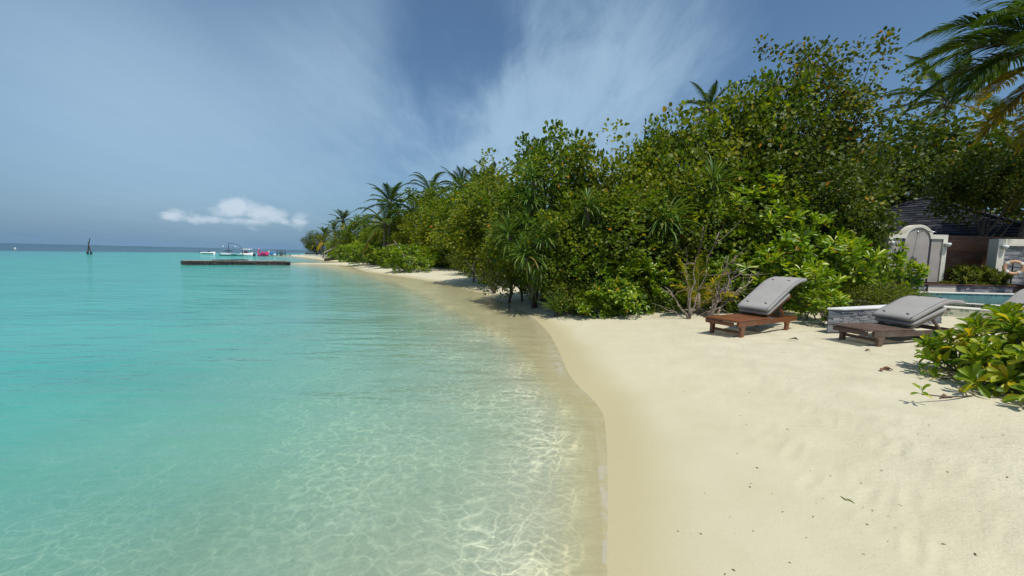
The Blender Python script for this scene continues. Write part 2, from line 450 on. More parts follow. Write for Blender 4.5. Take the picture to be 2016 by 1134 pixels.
def snoise(X, Y, wl, seed=0, n=7):
    """smooth pseudo-noise from a few sine waves of about the given wavelength"""
    r = np.random.RandomState(seed); s = 0
    for _ in range(n):
        a = r.uniform(0, 6.283); k = 6.283 / (wl * r.uniform(0.6, 1.6))
        s = s + np.sin((X * math.cos(a) + Y * math.sin(a)) * k + r.uniform(0, 6.283))
    return s / math.sqrt(n)
# footprints and scuffs on the dry sand
_fr = np.random.RandomState(11)
FOOT = []
for (ax, ay, bx, by, nn) in [(1240, 665, 1980, 1040, 26), (1300, 640, 1900, 900, 22), (1420, 690, 2016, 960, 22), (1500, 700, 1780, 760, 12), (1680, 720, 2010, 1010, 18), (1420, 760, 1990, 1130, 12)]:
    for i in range(nn):
        s = (i + _fr.uniform(-.3, .3)) / nn
        g = G(ax + (bx - ax) * s + _fr.uniform(-25, 25), ay + (by - ay) * s + _fr.uniform(-12, 12), 0.42)
        FOOT.append((g[0], g[1], _fr.uniform(-.6, .9), _fr.uniform(.07, .13), _fr.uniform(.03, .05), _fr.uniform(.002, .008)))
def terrain(X, Y, detail=True):
    d = sdist(X, Y, shore); q = sdist(X, Y, deep)
    land = np.maximum(d, 0)
    near = 1 / (1 + np.exp(-(9 - Y) / 2.0))
    z_land = (0.30 + 0.17 * near) * (1 - np.exp(-land / (2.0 + 0.6 * near))) + 0.012 * np.minimum(land, 8)
    dep = 0.020 * np.minimum(np.maximum(-d, 0), 6) + np.maximum(-q, 0) * 0.115 + 0.035 * (1 - np.exp(-np.maximum(-q, 0) / 0.25))
    dep = np.where(dep < 1.2, dep, 1.2 + (dep - 1.2) * 0.25)
    dep = np.minimum(dep, 4.0)
    z = np.where(d > 0, z_land, -dep)
    if detail:
        dry = np.clip((d - 0.9) / 1.5, 0, 1); R = np.hypot(X, Y)
        fade = np.clip((28 - R) / 18, 0, 1)
        z = z + dry * fade * (0.006 * snoise(X, Y, 1.7, 1) + 0.004 * snoise(X, Y, 0.55, 2) + 0.0028 * snoise(X, Y, 0.2, 3)) + dry * np.clip((60 - R) / 40, 0, 1) * 0.02 * snoise(X, Y, 5, 4)
        z = z + (d < 0) * fade * np.clip(-q / 1.2, 0, 1) * (0.012 * snoise(X * 1.0, Y * 0.6, 0.9, 6) + 0.02 * snoise(X, Y, 2.6, 8))
        for (fx, fy, a, l, w, h) in FOOT:
            m = (np.abs(X - fx) < .5) & (np.abs(Y - fy) < .5)
            if not m.any(): continue
            ux, uy = X[m] - fx, Y[m] - fy
            p_ = (ux * math.cos(a) + uy * math.sin(a)) / l; r_ = (-ux * math.sin(a) + uy * math.cos(a)) / w
            rr = p_ * p_ + r_ * r_
            z[m] += (h * (-np.exp(-rr) + 0.75 * np.exp(-(np.sqrt(rr) - 1.5) ** 2 * 4.0)))
    return z, d, q
def zat(x, y):
    z, _, _ = terrain(np.array([x], float), np.array([y], float), False)
    return float(z[0])

def polar(nr, na, r0, r1, a0, a1, close=False):
    rr = np.exp(np.linspace(math.log(r0), math.log(r1), nr)); aa = np.linspace(a0, a1, na)
    A, Rr = np.meshgrid(aa, rr)
    X = Rr * np.sin(A); Y = Rr * np.cos(A)
    i = np.arange(nr - 1)[:, None] * na + np.arange(na - 1)[None, :]
    Fq = np.stack([i, i + 1, i + na + 1, i + na], -1).reshape(-1, 4)
    return X.ravel(), Y.ravel(), Fq

def sand_mat():
    m, t, bs = mat('coral_sand')
    co = t.new('ShaderNodeTexCoord').outputs['Object']
    sd = t.attr('shore')
    n1 = t.noise(co, 0.55, 4.0); n2 = t.noise(co, 2.6, 5.0); n3 = t.noise(co, 110.0, 2.0, 0.7); n4 = t.noise(co, 28.0, 4.0, 0.65)
    edge = t.math('ADD', sd, t.math('MULTIPLY', t.math('SUBTRACT', n1, 0.5), 0.7))
    wet = t.math('SUBTRACT', 1.0, t.smooth(edge, 0.12, 0.75))
    dryc = t.ramp(n2, [(0.3, SAND_A), (0.7, SAND_B)])
    grain = t.ramp(n3, [(0.25, (.80, .79, .76)), (0.55, (1, 1, 1)), (0.8, (1.05, 1.05, 1.04))])
    dryc = t.mix(0.8, dryc, grain, 'MULTIPLY')
    damp = t.math('MULTIPLY', t.smooth(edge, 3.0, 0.6), t.attr('nearby'))
    dryc = t.mix(t.math('MULTIPLY', damp, 0.55), dryc, SAND_D)
    c = t.mix(wet, dryc, t.mix(0.35, SAND_W, grain, 'MULTIPLY'))
    c = t.mix(t.smooth(t.attr('outd'), 0.02, 0.6), c, t.mix(0.5, SAND_U, grain, 'MULTIPLY'))
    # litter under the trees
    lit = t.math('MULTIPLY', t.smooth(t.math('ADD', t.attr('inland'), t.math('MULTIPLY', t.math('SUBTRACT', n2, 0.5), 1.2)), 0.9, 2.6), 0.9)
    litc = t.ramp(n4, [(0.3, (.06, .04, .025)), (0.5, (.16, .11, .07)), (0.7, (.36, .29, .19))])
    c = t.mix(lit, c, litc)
    # coral crumbs
    vor = t.new('ShaderNodeTexVoronoi'); vor.inputs['Scale'].default_value = 9.0; t.put(vor.inputs['Vector'], co)
    scuff = t.math('MULTIPLY', t.smooth(t.noise(co, 0.6, 3.0), 0.42, 0.62), t.smooth(sd, 1.8, 3.2))
    cr = t.smooth(t.noise(co, 17.0, 4.0, 0.7), 0.56, 0.70)
    c = t.mix(t.math('MULTIPLY', t.math('MULTIPLY', cr, scuff), 0.30), c, (.70, .67, .55))
    c = t.mix(t.math('MULTIPLY', t.math('MULTIPLY', t.smooth(t.noise(co, 9.0, 5.0, 0.7), 0.57, 0.68), scuff), 0.22), c, (.34, .30, .2))
    spot = t.math('LESS_THAN', vor.outputs['Distance'], t.math('MULTIPLY', t.smooth(t.noise(co, 1.3, 2.0), 0.5, 0.72), 0.11))
    c = t.mix(t.math('MULTIPLY', spot, t.math('SUBTRACT', 0.75, wet, clamp=True)), c, (.24, .2, .14))
    # sea floor further out: dark weed patches
    weed = t.smooth(t.noise(t.mapping(co, scale=(0.35, 0.12, 1)), 1.0, 3.0), 0.55, 0.7)
    c = t.mix(t.math('MULTIPLY', weed, t.math('MULTIPLY', t.smooth(t.attr('outd'), 3.0, 9.0), 0.35)), c, (.16, .17, .1))
    grav = t.smooth(t.noise(co, 14.0, 5.0, 0.7), 0.5, 0.64)
    c = t.mix(t.math('MULTIPLY', grav, t.math('MULTIPLY', t.smooth(t.attr('outd'), 0.4, 2.0), 0.36)), c, (.24, .23, .17))
    t.put(bs.inputs['Base Color'], c)
    t.put(bs.inputs['Roughness'], t.math('SUBTRACT', 0.95, t.math('MULTIPLY', wet, 0.45)))
    bs.inputs['Specular IOR Level'].default_value = 0.25
    n5 = t.noise(co, 7.0, 5.0, 0.6)
    hh = t.math('ADD', t.math('ADD', t.math('MULTIPLY', n4, 0.7), t.math('MULTIPLY', n5, t.math('ADD', 1.0, t.math('MULTIPLY', scuff, 1.6)))), t.math('MULTIPLY', n3, 0.25))
    nb = t.new('ShaderNodeBump'); nb.inputs['Distance'].default_value = 0.012
    t.put(nb.inputs['Strength'], t.math('SUBTRACT', 0.8, t.math('MULTIPLY', t.smooth(edge, 2.6, 0.5), 0.68)))
    t.put(nb.inputs['Height'], hh)
    t.l.new(nb.outputs[0], bs.inputs['Normal'])
    return m
SAND_A = (.515, .47, .33); SAND_B = (.59, .546, .40); SAND_D = (.50, .46, .30); SAND_W = (.47, .415, .245); SAND_U = (.56, .52, .39)
M['sand'] = sand_mat()

VEG = [tuple(P(px, 540, y)[:2]) for px, y in [(1062, 10.8), (1035, 13), (1000, 16), (965, 17.6), (925, 25.5), (901, 34.5), (830, 37), (801, 30), (755, 35.5), (726, 44), (676, 53), (650, 88), (615, 118)]] + [(-20, 160), (80, 190), (380, 150), (380, 8), (13, 8), (9, 8.9), (6.6, 9.2), (5.0, 9.9), (3.0, 9.9)]
def build_ground():
    X, Y, Fq = polar(430, 560, 0.5, 6000, rad(-72), rad(72))
    z, d, q = terrain(X, Y)
    inland = sdist(X, Y, VEG)
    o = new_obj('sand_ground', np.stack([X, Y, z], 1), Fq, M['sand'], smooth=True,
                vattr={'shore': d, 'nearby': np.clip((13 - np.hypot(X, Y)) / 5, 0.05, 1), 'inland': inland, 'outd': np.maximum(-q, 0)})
    struct(o)
    # the rest of the ring, behind the photographer
    X, Y, Fq = polar(60, 90, 0.5, 6000, rad(72), rad(288))
    z, d, q = terrain(X, Y, False)
    o2 = new_obj('sand_ground', np.stack([X, Y, z], 1), Fq, M['sand'], smooth=True,
                 vattr={'shore': d, 'nearby': np.ones_like(d), 'inland': sdist(X, Y, VEG), 'outd': np.maximum(-q, 0)})
    struct(o2)
build_ground()

def sea_mat():
    m, t, bs = mat('lagoon_water')
    t.n.remove(bs)
    co = t.new('ShaderNodeTexCoord').outputs['Object']
    dep = t.attr('depth'); reef = t.attr('reef'); dist = t.attr('range')
    # ripples: several trains of waves
    near = t.math('DIVIDE', 1.0, t.math('ADD', 1.0, t.math('MULTIPLY', dist, 0.02)))
    w1 = t.noise(t.mapping(co, scale=(0.9, 2.6, 1), rot=(0, 0, rad(-14))), 1.0, 3.0, 0.5, 0.3)
    w2 = t.noise(t.mapping(co, scale=(4.0, 9.0, 1), rot=(0, 0, rad(12))), 1.0, 3.0, 0.55, 0.4)
    w3 = t.noise(t.mapping(co, scale=(0.12, 0.42, 1), rot=(0, 0, rad(-8))), 1.0, 4.0, 0.5)
    w4 = t.noise(t.mapping(co, scale=(12.0, 15.0, 1), rot=(0, 0, rad(40))), 1.0, 2.0, 0.5)
    gust = t.smooth(t.noise(t.mapping(co, scale=(0.10, 0.22, 1)), 1.0, 3.0), 0.35, 0.65)
    h = t.math('ADD', t.math('MULTIPLY', w1, 0.075), t.math('ADD', t.math('MULTIPLY', w2, 0.014), t.math('MULTIPLY', w4, 0.0035)))
    h = t.math('ADD', t.math('MULTIPLY', h, t.math('ADD', 0.45, t.math('MULTIPLY', gust, 0.55))), t.math('MULTIPLY', w3, 0.10))
    shal = t.smooth(dep, 0.0, 0.25)
    h = t.math('MULTIPLY', h, t.math('ADD', 0.6, t.math('MULTIPLY', shal, 0.4)))
    w5 = t.noise(t.mapping(co, scale=(1.5, 7.0, 1), rot=(0, 0, rad(-30))), 1.0, 4.0, 0.6, 0.8)
    h = t.math('ADD', h, t.math('MULTIPLY', t.math('MULTIPLY', w5, 0.03), t.math('SUBTRACT', 1.0, shal)))
    nrm = t.bump(h, 1.0, 1.0)
    # what the water body scatters back
    fac = t.math('SUBTRACT', 1.0, t.math('EXPONENT', t.math('MULTIPLY', dep, -SEA_K)))
    cloudy = t.noise(t.mapping(co, scale=(0.25, 0.5, 1), rot=(0, 0, rad(25))), 1.0, 4.0, 0.6)
    body = t.mix(t.smooth(dep, 0.15, 1.0), SEA_1, SEA_2)
    body = t.mix(t.smooth(dep, 1.2, 2.6), body, SEA_3)
    body = t.mix(t.math('MULTIPLY', t.smooth(cloudy, 0.4, 0.7), 0.34), body, (.03, .26, .25))
    body = t.mix(reef, body, SEA_4)
    fac = t.math('MAXIMUM', fac, reef)
    # focused sunlight painted as a bright cell net into the water's transparent colour
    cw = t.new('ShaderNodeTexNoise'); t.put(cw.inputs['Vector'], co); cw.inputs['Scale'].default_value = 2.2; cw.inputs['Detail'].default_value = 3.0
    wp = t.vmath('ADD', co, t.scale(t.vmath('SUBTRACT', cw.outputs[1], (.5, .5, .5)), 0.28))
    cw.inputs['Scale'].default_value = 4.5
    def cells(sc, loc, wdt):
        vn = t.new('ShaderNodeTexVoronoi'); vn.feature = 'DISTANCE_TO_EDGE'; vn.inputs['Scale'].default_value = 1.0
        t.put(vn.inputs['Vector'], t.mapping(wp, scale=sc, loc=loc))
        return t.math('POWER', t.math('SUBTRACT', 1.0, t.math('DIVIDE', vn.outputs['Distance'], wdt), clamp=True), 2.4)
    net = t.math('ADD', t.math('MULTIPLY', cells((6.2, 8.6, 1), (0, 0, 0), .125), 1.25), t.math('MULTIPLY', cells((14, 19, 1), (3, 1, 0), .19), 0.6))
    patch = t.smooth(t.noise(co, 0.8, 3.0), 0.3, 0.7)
    caustic_paint = t.math('MULTIPLY', t.math('MULTIPLY', net, t.math('ADD', 0.12, t.math('MULTIPLY', patch, 0.88))), t.math('MULTIPLY', t.smooth(dep, 0.003, 0.06), 0.52))
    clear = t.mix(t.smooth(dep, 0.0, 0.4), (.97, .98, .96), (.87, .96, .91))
    lens = t.math('ADD', t.math('SUBTRACT', 0.99, t.math('MULTIPLY', t.smooth(dep, 0.01, 0.12), 0.12)), caustic_paint)  # transparency factor with the painted light net added, nothing is refracted
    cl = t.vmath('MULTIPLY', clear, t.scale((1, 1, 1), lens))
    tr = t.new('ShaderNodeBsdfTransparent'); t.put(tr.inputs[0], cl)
    df = t.new('ShaderNodeBsdfDiffuse'); t.put(df.inputs[0], body); 
    mx = t.new('ShaderNodeMixShader'); t.put(mx.inputs[0], fac); t.l.new(tr.outputs[0], mx.inputs[1]); t.l.new(df.outputs[0], mx.inputs[2])
    # a broken thread of foam where the water ends
    fo = t.math('MULTIPLY', t.math('MULTIPLY', t.smooth(dep, 0.0065, 0.0015), t.smooth(t.noise(co, 6.0, 4.0, 0.6), 0.42, 0.6)), t.math('MULTIPLY', t.smooth(t.noise(co, 0.45, 2.0), 0.35, 0.6), 0.35))
    fd = t.new('ShaderNodeBsdfDiffuse'); fd.inputs[0].default_value = (.72, .70, .62, 1)
    mxf = t.new('ShaderNodeMixShader'); t.put(mxf.inputs[0], fo); t.l.new(mx.outputs[0], mxf.inputs[1]); t.l.new(fd.outputs[0], mxf.inputs[2]); mx = mxf
    gl = t.new('ShaderNodeBsdfGlossy'); gl.inputs['Roughness'].default_value = 0.05; t.put(gl.inputs['Normal'], nrm)
    fr = t.new('ShaderNodeFresnel'); fr.inputs['IOR'].default_value = 1.33; t.put(fr.inputs['Normal'], nrm)
    mx2 = t.new('ShaderNodeMixShader'); t.put(mx2.inputs[0], t.math('MINIMUM', fr.outputs[0], SEA_FRMAX)); t.l.new(mx.outputs[0], mx2.inputs[1]); t.l.new(gl.outputs[0], mx2.inputs[2])
    t.l.new(mx2.outputs[0], t.n['Material Output'].inputs[0])
    return m
SEA_K = 1.6; SEA_FRMAX = 0.5
SEA_1 = (.20, .46, .36); SEA_2 = (.068, .435, .365); SEA_3 = (.075, .30, .34); SEA_4 = (.035, .085, .13)
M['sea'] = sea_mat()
def build_sea():
    for (nr, na, a0, a1) in ((330, 420, -72, 40), (60, 80, 40, 288)):
        X, Y, Fq = polar(nr, na, 0.5, 6000, rad(a0), rad(a1))
        z, d, q = terrain(X, Y, a1 == 40)
        depth = -z
        keep = (depth[Fq] > -0.02).any(1)
        edge_n = snoise(X, Y, 60, 21) * 6 + snoise(X, Y, 17, 22) * 3
        reef = np.clip((-(X + 101 + edge_n)) / 8, 0, 1) * 0.92
        bars = np.clip((snoise(X * .35, Y * 2.4, 26, 31) - .9) * 1.5, 0, 1) * np.clip((np.hypot(X, Y) - 18) / 10, 0, 1) * 0.12
        reef = np.clip(reef + bars, 0, 1)
        used = np.unique(Fq[keep]); idx = -np.ones(len(X), dtype=int); idx[used] = np.arange(len(used))
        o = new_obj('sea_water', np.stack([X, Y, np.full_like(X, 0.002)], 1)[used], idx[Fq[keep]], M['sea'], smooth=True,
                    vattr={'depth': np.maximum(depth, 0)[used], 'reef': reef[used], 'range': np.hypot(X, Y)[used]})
        struct(o)
build_sea()
#@@VEG@@
# ------------------------------------------------------------------ foliage kit
def nrmz(a): return a / (np.linalg.norm(a, axis=-1, keepdims=True) + 1e-9)
T_ROUND = (np.array([(0, 0, 0), (.26, .46, .07), (.70, .42, .03), (1, 0, -.10), (.70, -.42, .03), (.26, -.46, .07)]), np.array([(0, 3, 2, 1), (0, 5, 4, 3)]))
T_OBOV = (np.array([(0, 0, 0), (.5, .30, .06), (.86, .45, .02), (1, 0, -.06), (.86, -.45, .02), (.5, -.30, .06)]), np.array([(0, 3, 2, 1), (0, 5, 4, 3)]))
T_LANCE = (np.array([(0, 0, 0), (.4, .5, .05), (1, 0, -.12), (.4, -.5, .05)]), np.array([(0, 2, 1, 0)[:4], (0, 3, 2, 0)[:4]]))
T_LANCE = (np.array([(0, 0, 0), (.25, .4, .04), (.62, .42, 0), (1, 0, -.14), (.62, -.42, 0), (.25, -.4, .04)]), np.array([(0, 3, 2, 1), (0, 5, 4, 3)]))
def _hi():
    s = [0, .22, .45, .66, .84, .95, 1.0]; hw = [.035, .10, .24, .37, .42, .30, .06]
    pts = []; fc = []
    for a, w in zip(s, hw):
        z = .10 * math.sin(a * 2.2) - .20 * a * a
        pts += [(a, w, z + .05 * w / .42), (a, 0, z - .03), (a, -w, z + .05 * w / .42)]
    for i in range(len(s) - 1):
        b = 3 * i
        fc += [(b, b + 1, b + 4, b + 3), (b + 1, b + 2, b + 5, b + 4)]
    return np.array(pts), np.array(fc)[:, ::-1]
T_HI = _hi()
def leaves(base, d, nrm, L, Wd, tmpl, jit=0.0, rng=None):
    pts, fc = tmpl
    d = nrmz(d); side = nrmz(np.cross(nrm, d)); n = np.cross(d, side)
    N = len(base); k = len(pts)
    pz = np.broadcast_to(pts[:, 2][None], (N, k)) * L[:, None]
    if jit and rng is not None: pz = pz * rng.uniform(1 - jit, 1 + 2 * jit, (N, 1))
    V = base[:, None] + d[:, None] * (pts[:, 0][None] * L[:, None])[..., None] + side[:, None] * (pts[:, 1][None] * Wd[:, None])[..., None] + n[:, None] * pz[..., None]
    Fq = (fc[None] + (np.arange(N) * k)[:, None, None]).reshape(-1, fc.shape[1])
    return V.reshape(-1, 3), Fq, len(fc)
def ribbons(base, d, L, Wd, droop, seg=5, fold=0.25, taper=0.8, stiff=1.0, flat=None):
    """long strap leaves that arch over under their weight; three verts across"""
    N = len(base); d = nrmz(d.copy()); p = base.copy(); rows = []
    side = np.cross(d, np.array([0, 0, 1.0])) + 1e-4
    if flat is not None: side = np.cross(d, flat) + 1e-4
    side = nrmz(side)
    for i in range(seg + 1):
        s = i / seg
        w = Wd * np.clip(min(1.0, .55 + s * 2) * (1 - s ** 2 * taper), 0.06, 1)
        n = np.cross(side, d)
        rows.append(np.stack([p + side * w[:, None] * .5 + n * (w * fold)[:, None], p, p - side * w[:, None] * .5 + n * (w * fold)[:, None]], 1))
        p = p + d * (L / seg)[:, None]
        d = d.copy(); d[:, 2] -= droop * (0.35 + 1.3 * s) / seg * stiff; d = nrmz(d)
    V = np.stack(rows, 1)           # N, seg+1, 3, 3
    f = []
    for i in range(seg):
        b = 3 * i
        f += [(b, b + 3, b + 4, b + 1), (b + 1, b + 4, b + 5, b + 2)]
    f = np.array(f); k = 3 * (seg + 1)
    Fq = (f[None] + (np.arange(N) * k)[:, None, None]).reshape(-1, 4)
    return V.reshape(-1, 3), Fq, len(f)
class Fol:
    def __init__(s): s.V = []; s.F = []; s.T = []; s.n = 0
    def add(s, VF, tint):
        V, Fq, m = VF
        s.V.append(V); s.F.append(Fq + s.n); s.n += len(V); s.T.append(np.repeat(tint, m)); return s
    def obj(s, name, m, parent):
        return new_obj(name, np.concatenate(s.V), np.concatenate(s.F), m, parent, fattr={'tint': np.clip(np.concatenate(s.T), 0, 1)})
def sph(rng, n):
    v = rng.normal(size=(n, 3)); return nrmz(v)
def tints(rng, n, mean, sd, p_yel):
    t = rng.normal(mean, sd, n).clip(0.0, 0.78)
    y = rng.rand(n) < p_yel
    t[y] = rng.uniform(.82, 1.0, y.sum()); return t
def clumps(rng, n, R, cz, zmin, shell=.55, lump=.28, freq=2.2):
    """clump centres through an uneven crown: mostly near the outside"""
    k = [(sph(rng, 1)[0] * freq * rng.uniform(.7, 1.8), rng.uniform(0, 6.28)) for _ in range(7)]
    out = []
    while len(out) < n:
        v = sph(rng, 400)
        b = 1 + lump * sum(np.sin(v @ a * 2 + ph) for a, ph in k) / 2.6
        u = rng.uniform(shell ** 3, 1, 400) ** (1 / 3.)
        p = v * (b * u)[:, None] * np.array(R); p[:, 2] += cz
        ok = p[:, 2] > zmin
        out += list(zip(p[ok], v[ok], u[ok]))
    rng.shuffle(out); out = out[:n]
    return np.array([o[0] for o in out]), np.array([o[1] for o in out]), np.array([o[2] for o in out])
def leafy(fol, rng, C, Vd, per, cr, L, wr, tmpl, mean, sd, py, droop=0.0, rosette=False, clump_sd=.12):
    n = len(C); ids = np.repeat(np.arange(n), per)
    off = sph(rng, len(ids))
    ax = nrmz(Vd[ids] * .8 + np.array([0, 0, .75]))
    if rosette:
        a = rng.uniform(0, 6.283, len(ids)); th = rng.uniform(.35, 1.75, len(ids))
        ref = nrmz(np.cross(ax, np.array([.3, .9, .1]))); r2 = np.cross(ax, ref)
        rad_ = ref * np.cos(a)[:, None] + r2 * np.sin(a)[:, None]
        d = ax * np.cos(th)[:, None] + rad_ * np.sin(th)[:, None]
        base = C[ids] + ax * rng.uniform(-.06, .05, len(ids))[:, None] + rad_ * .012
        nr = ax * np.sin(th)[:, None] - rad_ * np.cos(th)[:, None] + rng.normal(0, .15, (len(ids), 3))
    else:
        base = C[ids] + off * (cr * rng.uniform(.2, 1, len(ids)) ** .6)[:, None]
        d = nrmz(off * .8 + ax * .5 + sph(rng, len(ids)) * .6) - np.array([0, 0, droop])
        nr = ax * .9 + np.array([0, 0, .5]) + rng.normal(0, .55, (len(ids), 3))
    LL = L * rng.uniform(.65, 1.2, len(ids))
    tt = tints(rng, len(ids), mean, sd, py) 
    cs = rng.normal(0, clump_sd, n)[ids]
    tt = np.where(tt < .8, (tt + cs).clip(0, .79), tt)
    fol.add(leaves(base, d, nr, LL, LL * wr, tmpl, .4, rng), tt)
def limbs(rng, C, H, base_pts, r0, nb, spread=.6, n=6):
    """trunk(s) and limbs reaching some of the clumps"""
    mb = MB()
    cen = C.mean(0)
    for bi, bp in enumerate(base_pts):
        top = np.array([bp[0] * .4 + cen[0] * .6 + rng.normal(0, .12), bp[1] * .4 + cen[1] * .6 + rng.normal(0, .12), H * .55])
        k = 6; path = []
        for i in range(k + 1):
            s = i / k
            p = np.array(bp) * (1 - s) + top * s + np.array([rng.normal(0, .05), rng.normal(0, .05), 0]) * H * .35 * math.sin(s * 3.1)
            path.append(p)
        path[0] = np.array([bp[0], bp[1], -0.15])
        mb.tube(path, [r0 * (1 - .55 * i / k) for i in range(k + 1)], n)
        for j in range(nb):
            q = C[rng.randint(len(C))]; s0 = rng.uniform(.35, 1); a = path[min(k, int(s0 * k))]
            mid = a * .5 + q * .5 + rng.normal(0, .12, 3) + np.array([0, 0, .1])
            rr = r0 * (1 - .55 * s0) * .55
            mb.tube([a, a * .7 + mid * .3 + rng.normal(0, .03, 3), mid, mid * .5 + q * .5 + rng.normal(0, .06, 3), q], [rr, rr * .8, rr * .55, rr * .35, rr * .15], 5, cap=False)
    return mb

PROTO = {}
def proto_tree(key, seed, n, R, cz, zmin, per, cr, L, wr, tmpl, m, mean, sd, py, bases, r0, nb, shell=.5, lump=.28, droop=.15, rosette=False, bark='bark', freq=2.2):
    rng = np.random.RandomState(seed)
    C, Vd, u = clumps(rng, n, R, cz, zmin, shell, lump, freq)
    f = Fol(); leafy(f, rng, C, Vd, per, cr, L, wr, tmpl, mean, sd, py, droop, rosette)
    mb = limbs(rng, C, cz + R[2] * .5, bases, r0, nb)
    V = np.concatenate(f.V)
    PROTO[key] = dict(f=f, mb=mb, m=m, bark=bark, H=float(np.percentile(V[:, 2], 99.7)), W=float(np.percentile(V[:, 0], 98) - np.percentile(V[:, 0], 2)), me=None)
# broad round-leaved shore trees
proto_tree('hibA', 1, 580, (2.5, 2.3, 2.5), 2.6, .25, 20, .34, .135, .92, T_ROUND, 'hib', .42, .17, .015, [(.1, 0, 0), (-.5, .3, 0)], .11, 16)
proto_tree('hibB', 2, 540, (2.3, 2.2, 2.7), 2.8, .3, 20, .34, .13, .92, T_ROUND, 'hib', .36, .17, .02, [(0, 0, 0), (.5, .2, 0), (-.3, -.4, 0)], .09, 14, lump=.34)
proto_tree('hibC', 3, 567, (2.6, 2.3, 2.2), 2.7, .5, 20, .34, .13, .92, T_ROUND, 'hib_olive', .42, .16, .016, [(.3, .1, 0), (-.6, 0, 0)], .10, 16, lump=.3)
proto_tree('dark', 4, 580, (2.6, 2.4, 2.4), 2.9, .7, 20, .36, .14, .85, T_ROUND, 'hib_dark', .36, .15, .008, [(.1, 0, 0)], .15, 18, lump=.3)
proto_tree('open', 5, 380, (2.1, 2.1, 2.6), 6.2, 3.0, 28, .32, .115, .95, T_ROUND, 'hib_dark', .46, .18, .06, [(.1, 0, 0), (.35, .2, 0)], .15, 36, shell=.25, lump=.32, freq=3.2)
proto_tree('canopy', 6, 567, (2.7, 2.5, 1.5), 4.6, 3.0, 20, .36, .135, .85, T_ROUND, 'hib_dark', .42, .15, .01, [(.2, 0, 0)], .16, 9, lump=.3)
# many-stemmed, bare below
proto_tree('stems', 7, 540, (2.4, 2.3, 2.2), 2.9, 1.0, 20, .33, .125, .92, T_ROUND, 'hib_olive', .46, .16, .02, [(-.9, -.5, 0), (-.6, -.9, 0), (-.2, -.7, 0), (.4, -.6, 0), (.8, -.3, 0), (.1, .2, 0)], .055, 8, lump=.3)
# beach shrubs in rosettes of spoon-shaped leaves
proto_tree('scaA', 11, 330, (1.25, 1.1, 1.0), .72, .06, 14, .1, .15, .42, T_OBOV, 'scae', .42, .17, .035, [(0, 0, 0), (.3, .1, 0), (-.3, 0, 0)], .03, 14, shell=.6, rosette=True, bark='pale_bark')
proto_tree('scaB', 12, 300, (1.2, 1.0, 1.25), .95, .06, 14, .1, .16, .42, T_OBOV, 'scae', .46, .17, .02, [(0, 0, 0), (.3, .1, 0), (-.3, 0, 0)], .03, 14, shell=.6, lump=.4, rosette=True, bark='pale_bark')
proto_tree('rosette', 13, 70, (.75, .7, .95), 1.15, .35, 17, .1, .27, .30, T_OBOV, 'scae', .50, .16, .03, [(0, 0, 0), (.2, .1, 0), (-.2, 0, 0), (.1, -.2, 0)], .024, 22, shell=.4, lump=.35, rosette=True, bark='pale_bark')
proto_tree('fine', 14, 330, (1.0, .9, .8), .6, .04, 22, .16, .055, .6, T_LANCE, 'fine', .45, .18, .01, [(0, 0, 0), (.2, .1, 0), (-.2, 0, 0)], .02, 18, shell=.3, lump=.3)
proto_tree('planter', 15, 60, (.62, .35, .35), .35, .05, 22, .12, .17, .26, T_LANCE, 'fine', .52, .16, .01, [(0, 0, 0), (.2, .1, 0), (-.2, 0, 0)], .012, 12, shell=.3, lump=.3, rosette=True)

VEGN = [0]
def plant(key, name, label, cat, group, px, ytop, Y, wpx, zb=None, yaw=None, sy=None, parts=('crown', 'trunk'), dx=0.0):
    pr = PROTO[key]; VEGN[0] += 1
    rng = random.Random(VEGN[0] * 7 + len(label))
    top = P(px, ytop, Y); w = wpx / F * Y
    if zb is None: zb = zat(top[0], Y) - 0.02
    sx = w / pr['W']; sz = max(.2, (top[2] - zb) / pr['H'])
    if sy is None: sy = max(sx, .7 * sz) if sx < 1.6 else sx
    root = thing(name, label, cat, (top[0] + dx, Y, zb), 0.0, group)
    if pr['me'] is None:
        a = pr['f'].obj(parts[0], M[pr['m']], root); b = pr['mb'].obj(parts[1], M[pr['bark']], root, True)
        pr['me'] = (a, b)
    else:
        ca, cb = pr['me']
        a = ca.copy(); COL.objects.link(a); a.parent = root; b = cb.copy(); COL.objects.link(b); b.parent = root
        a.name = parts[0]; b.name = parts[1]
    yaw = rng.uniform(0, 6.28) if yaw is None else yaw
    # turn the plant first, then stretch it to its size
    for o in (a, b):
        o.rotation_euler = (0, 0, yaw)
    root.scale = (sx, sy, sz)
    # a stretched parent and a turned child would shear: keep the stretch even across
    e = (sx + sy) / 2; root.scale = (e if abs(sx - sy) < .35 * e else sx, e if abs(sx - sy) < .35 * e else sy, sz)
    if abs(sx - sy) >= .35 * e:
        for o in (a, b): o.rotation_euler = (0, 0, 0 if yaw < 3.14 else math.pi)
    return root

GT = 'broad-leaved trees along the beach'
GS = 'bright green shrubs at the edge of the sand'
def T(key, label, *a, **k): return plant(key, 'shore_tree', label, 'tree', GT, *a, **k)
def S(key, label, *a, **k): return plant(key, 'beach_shrub', label, 'shrub', GS, *a, parts=('foliage', 'stem'), **k)

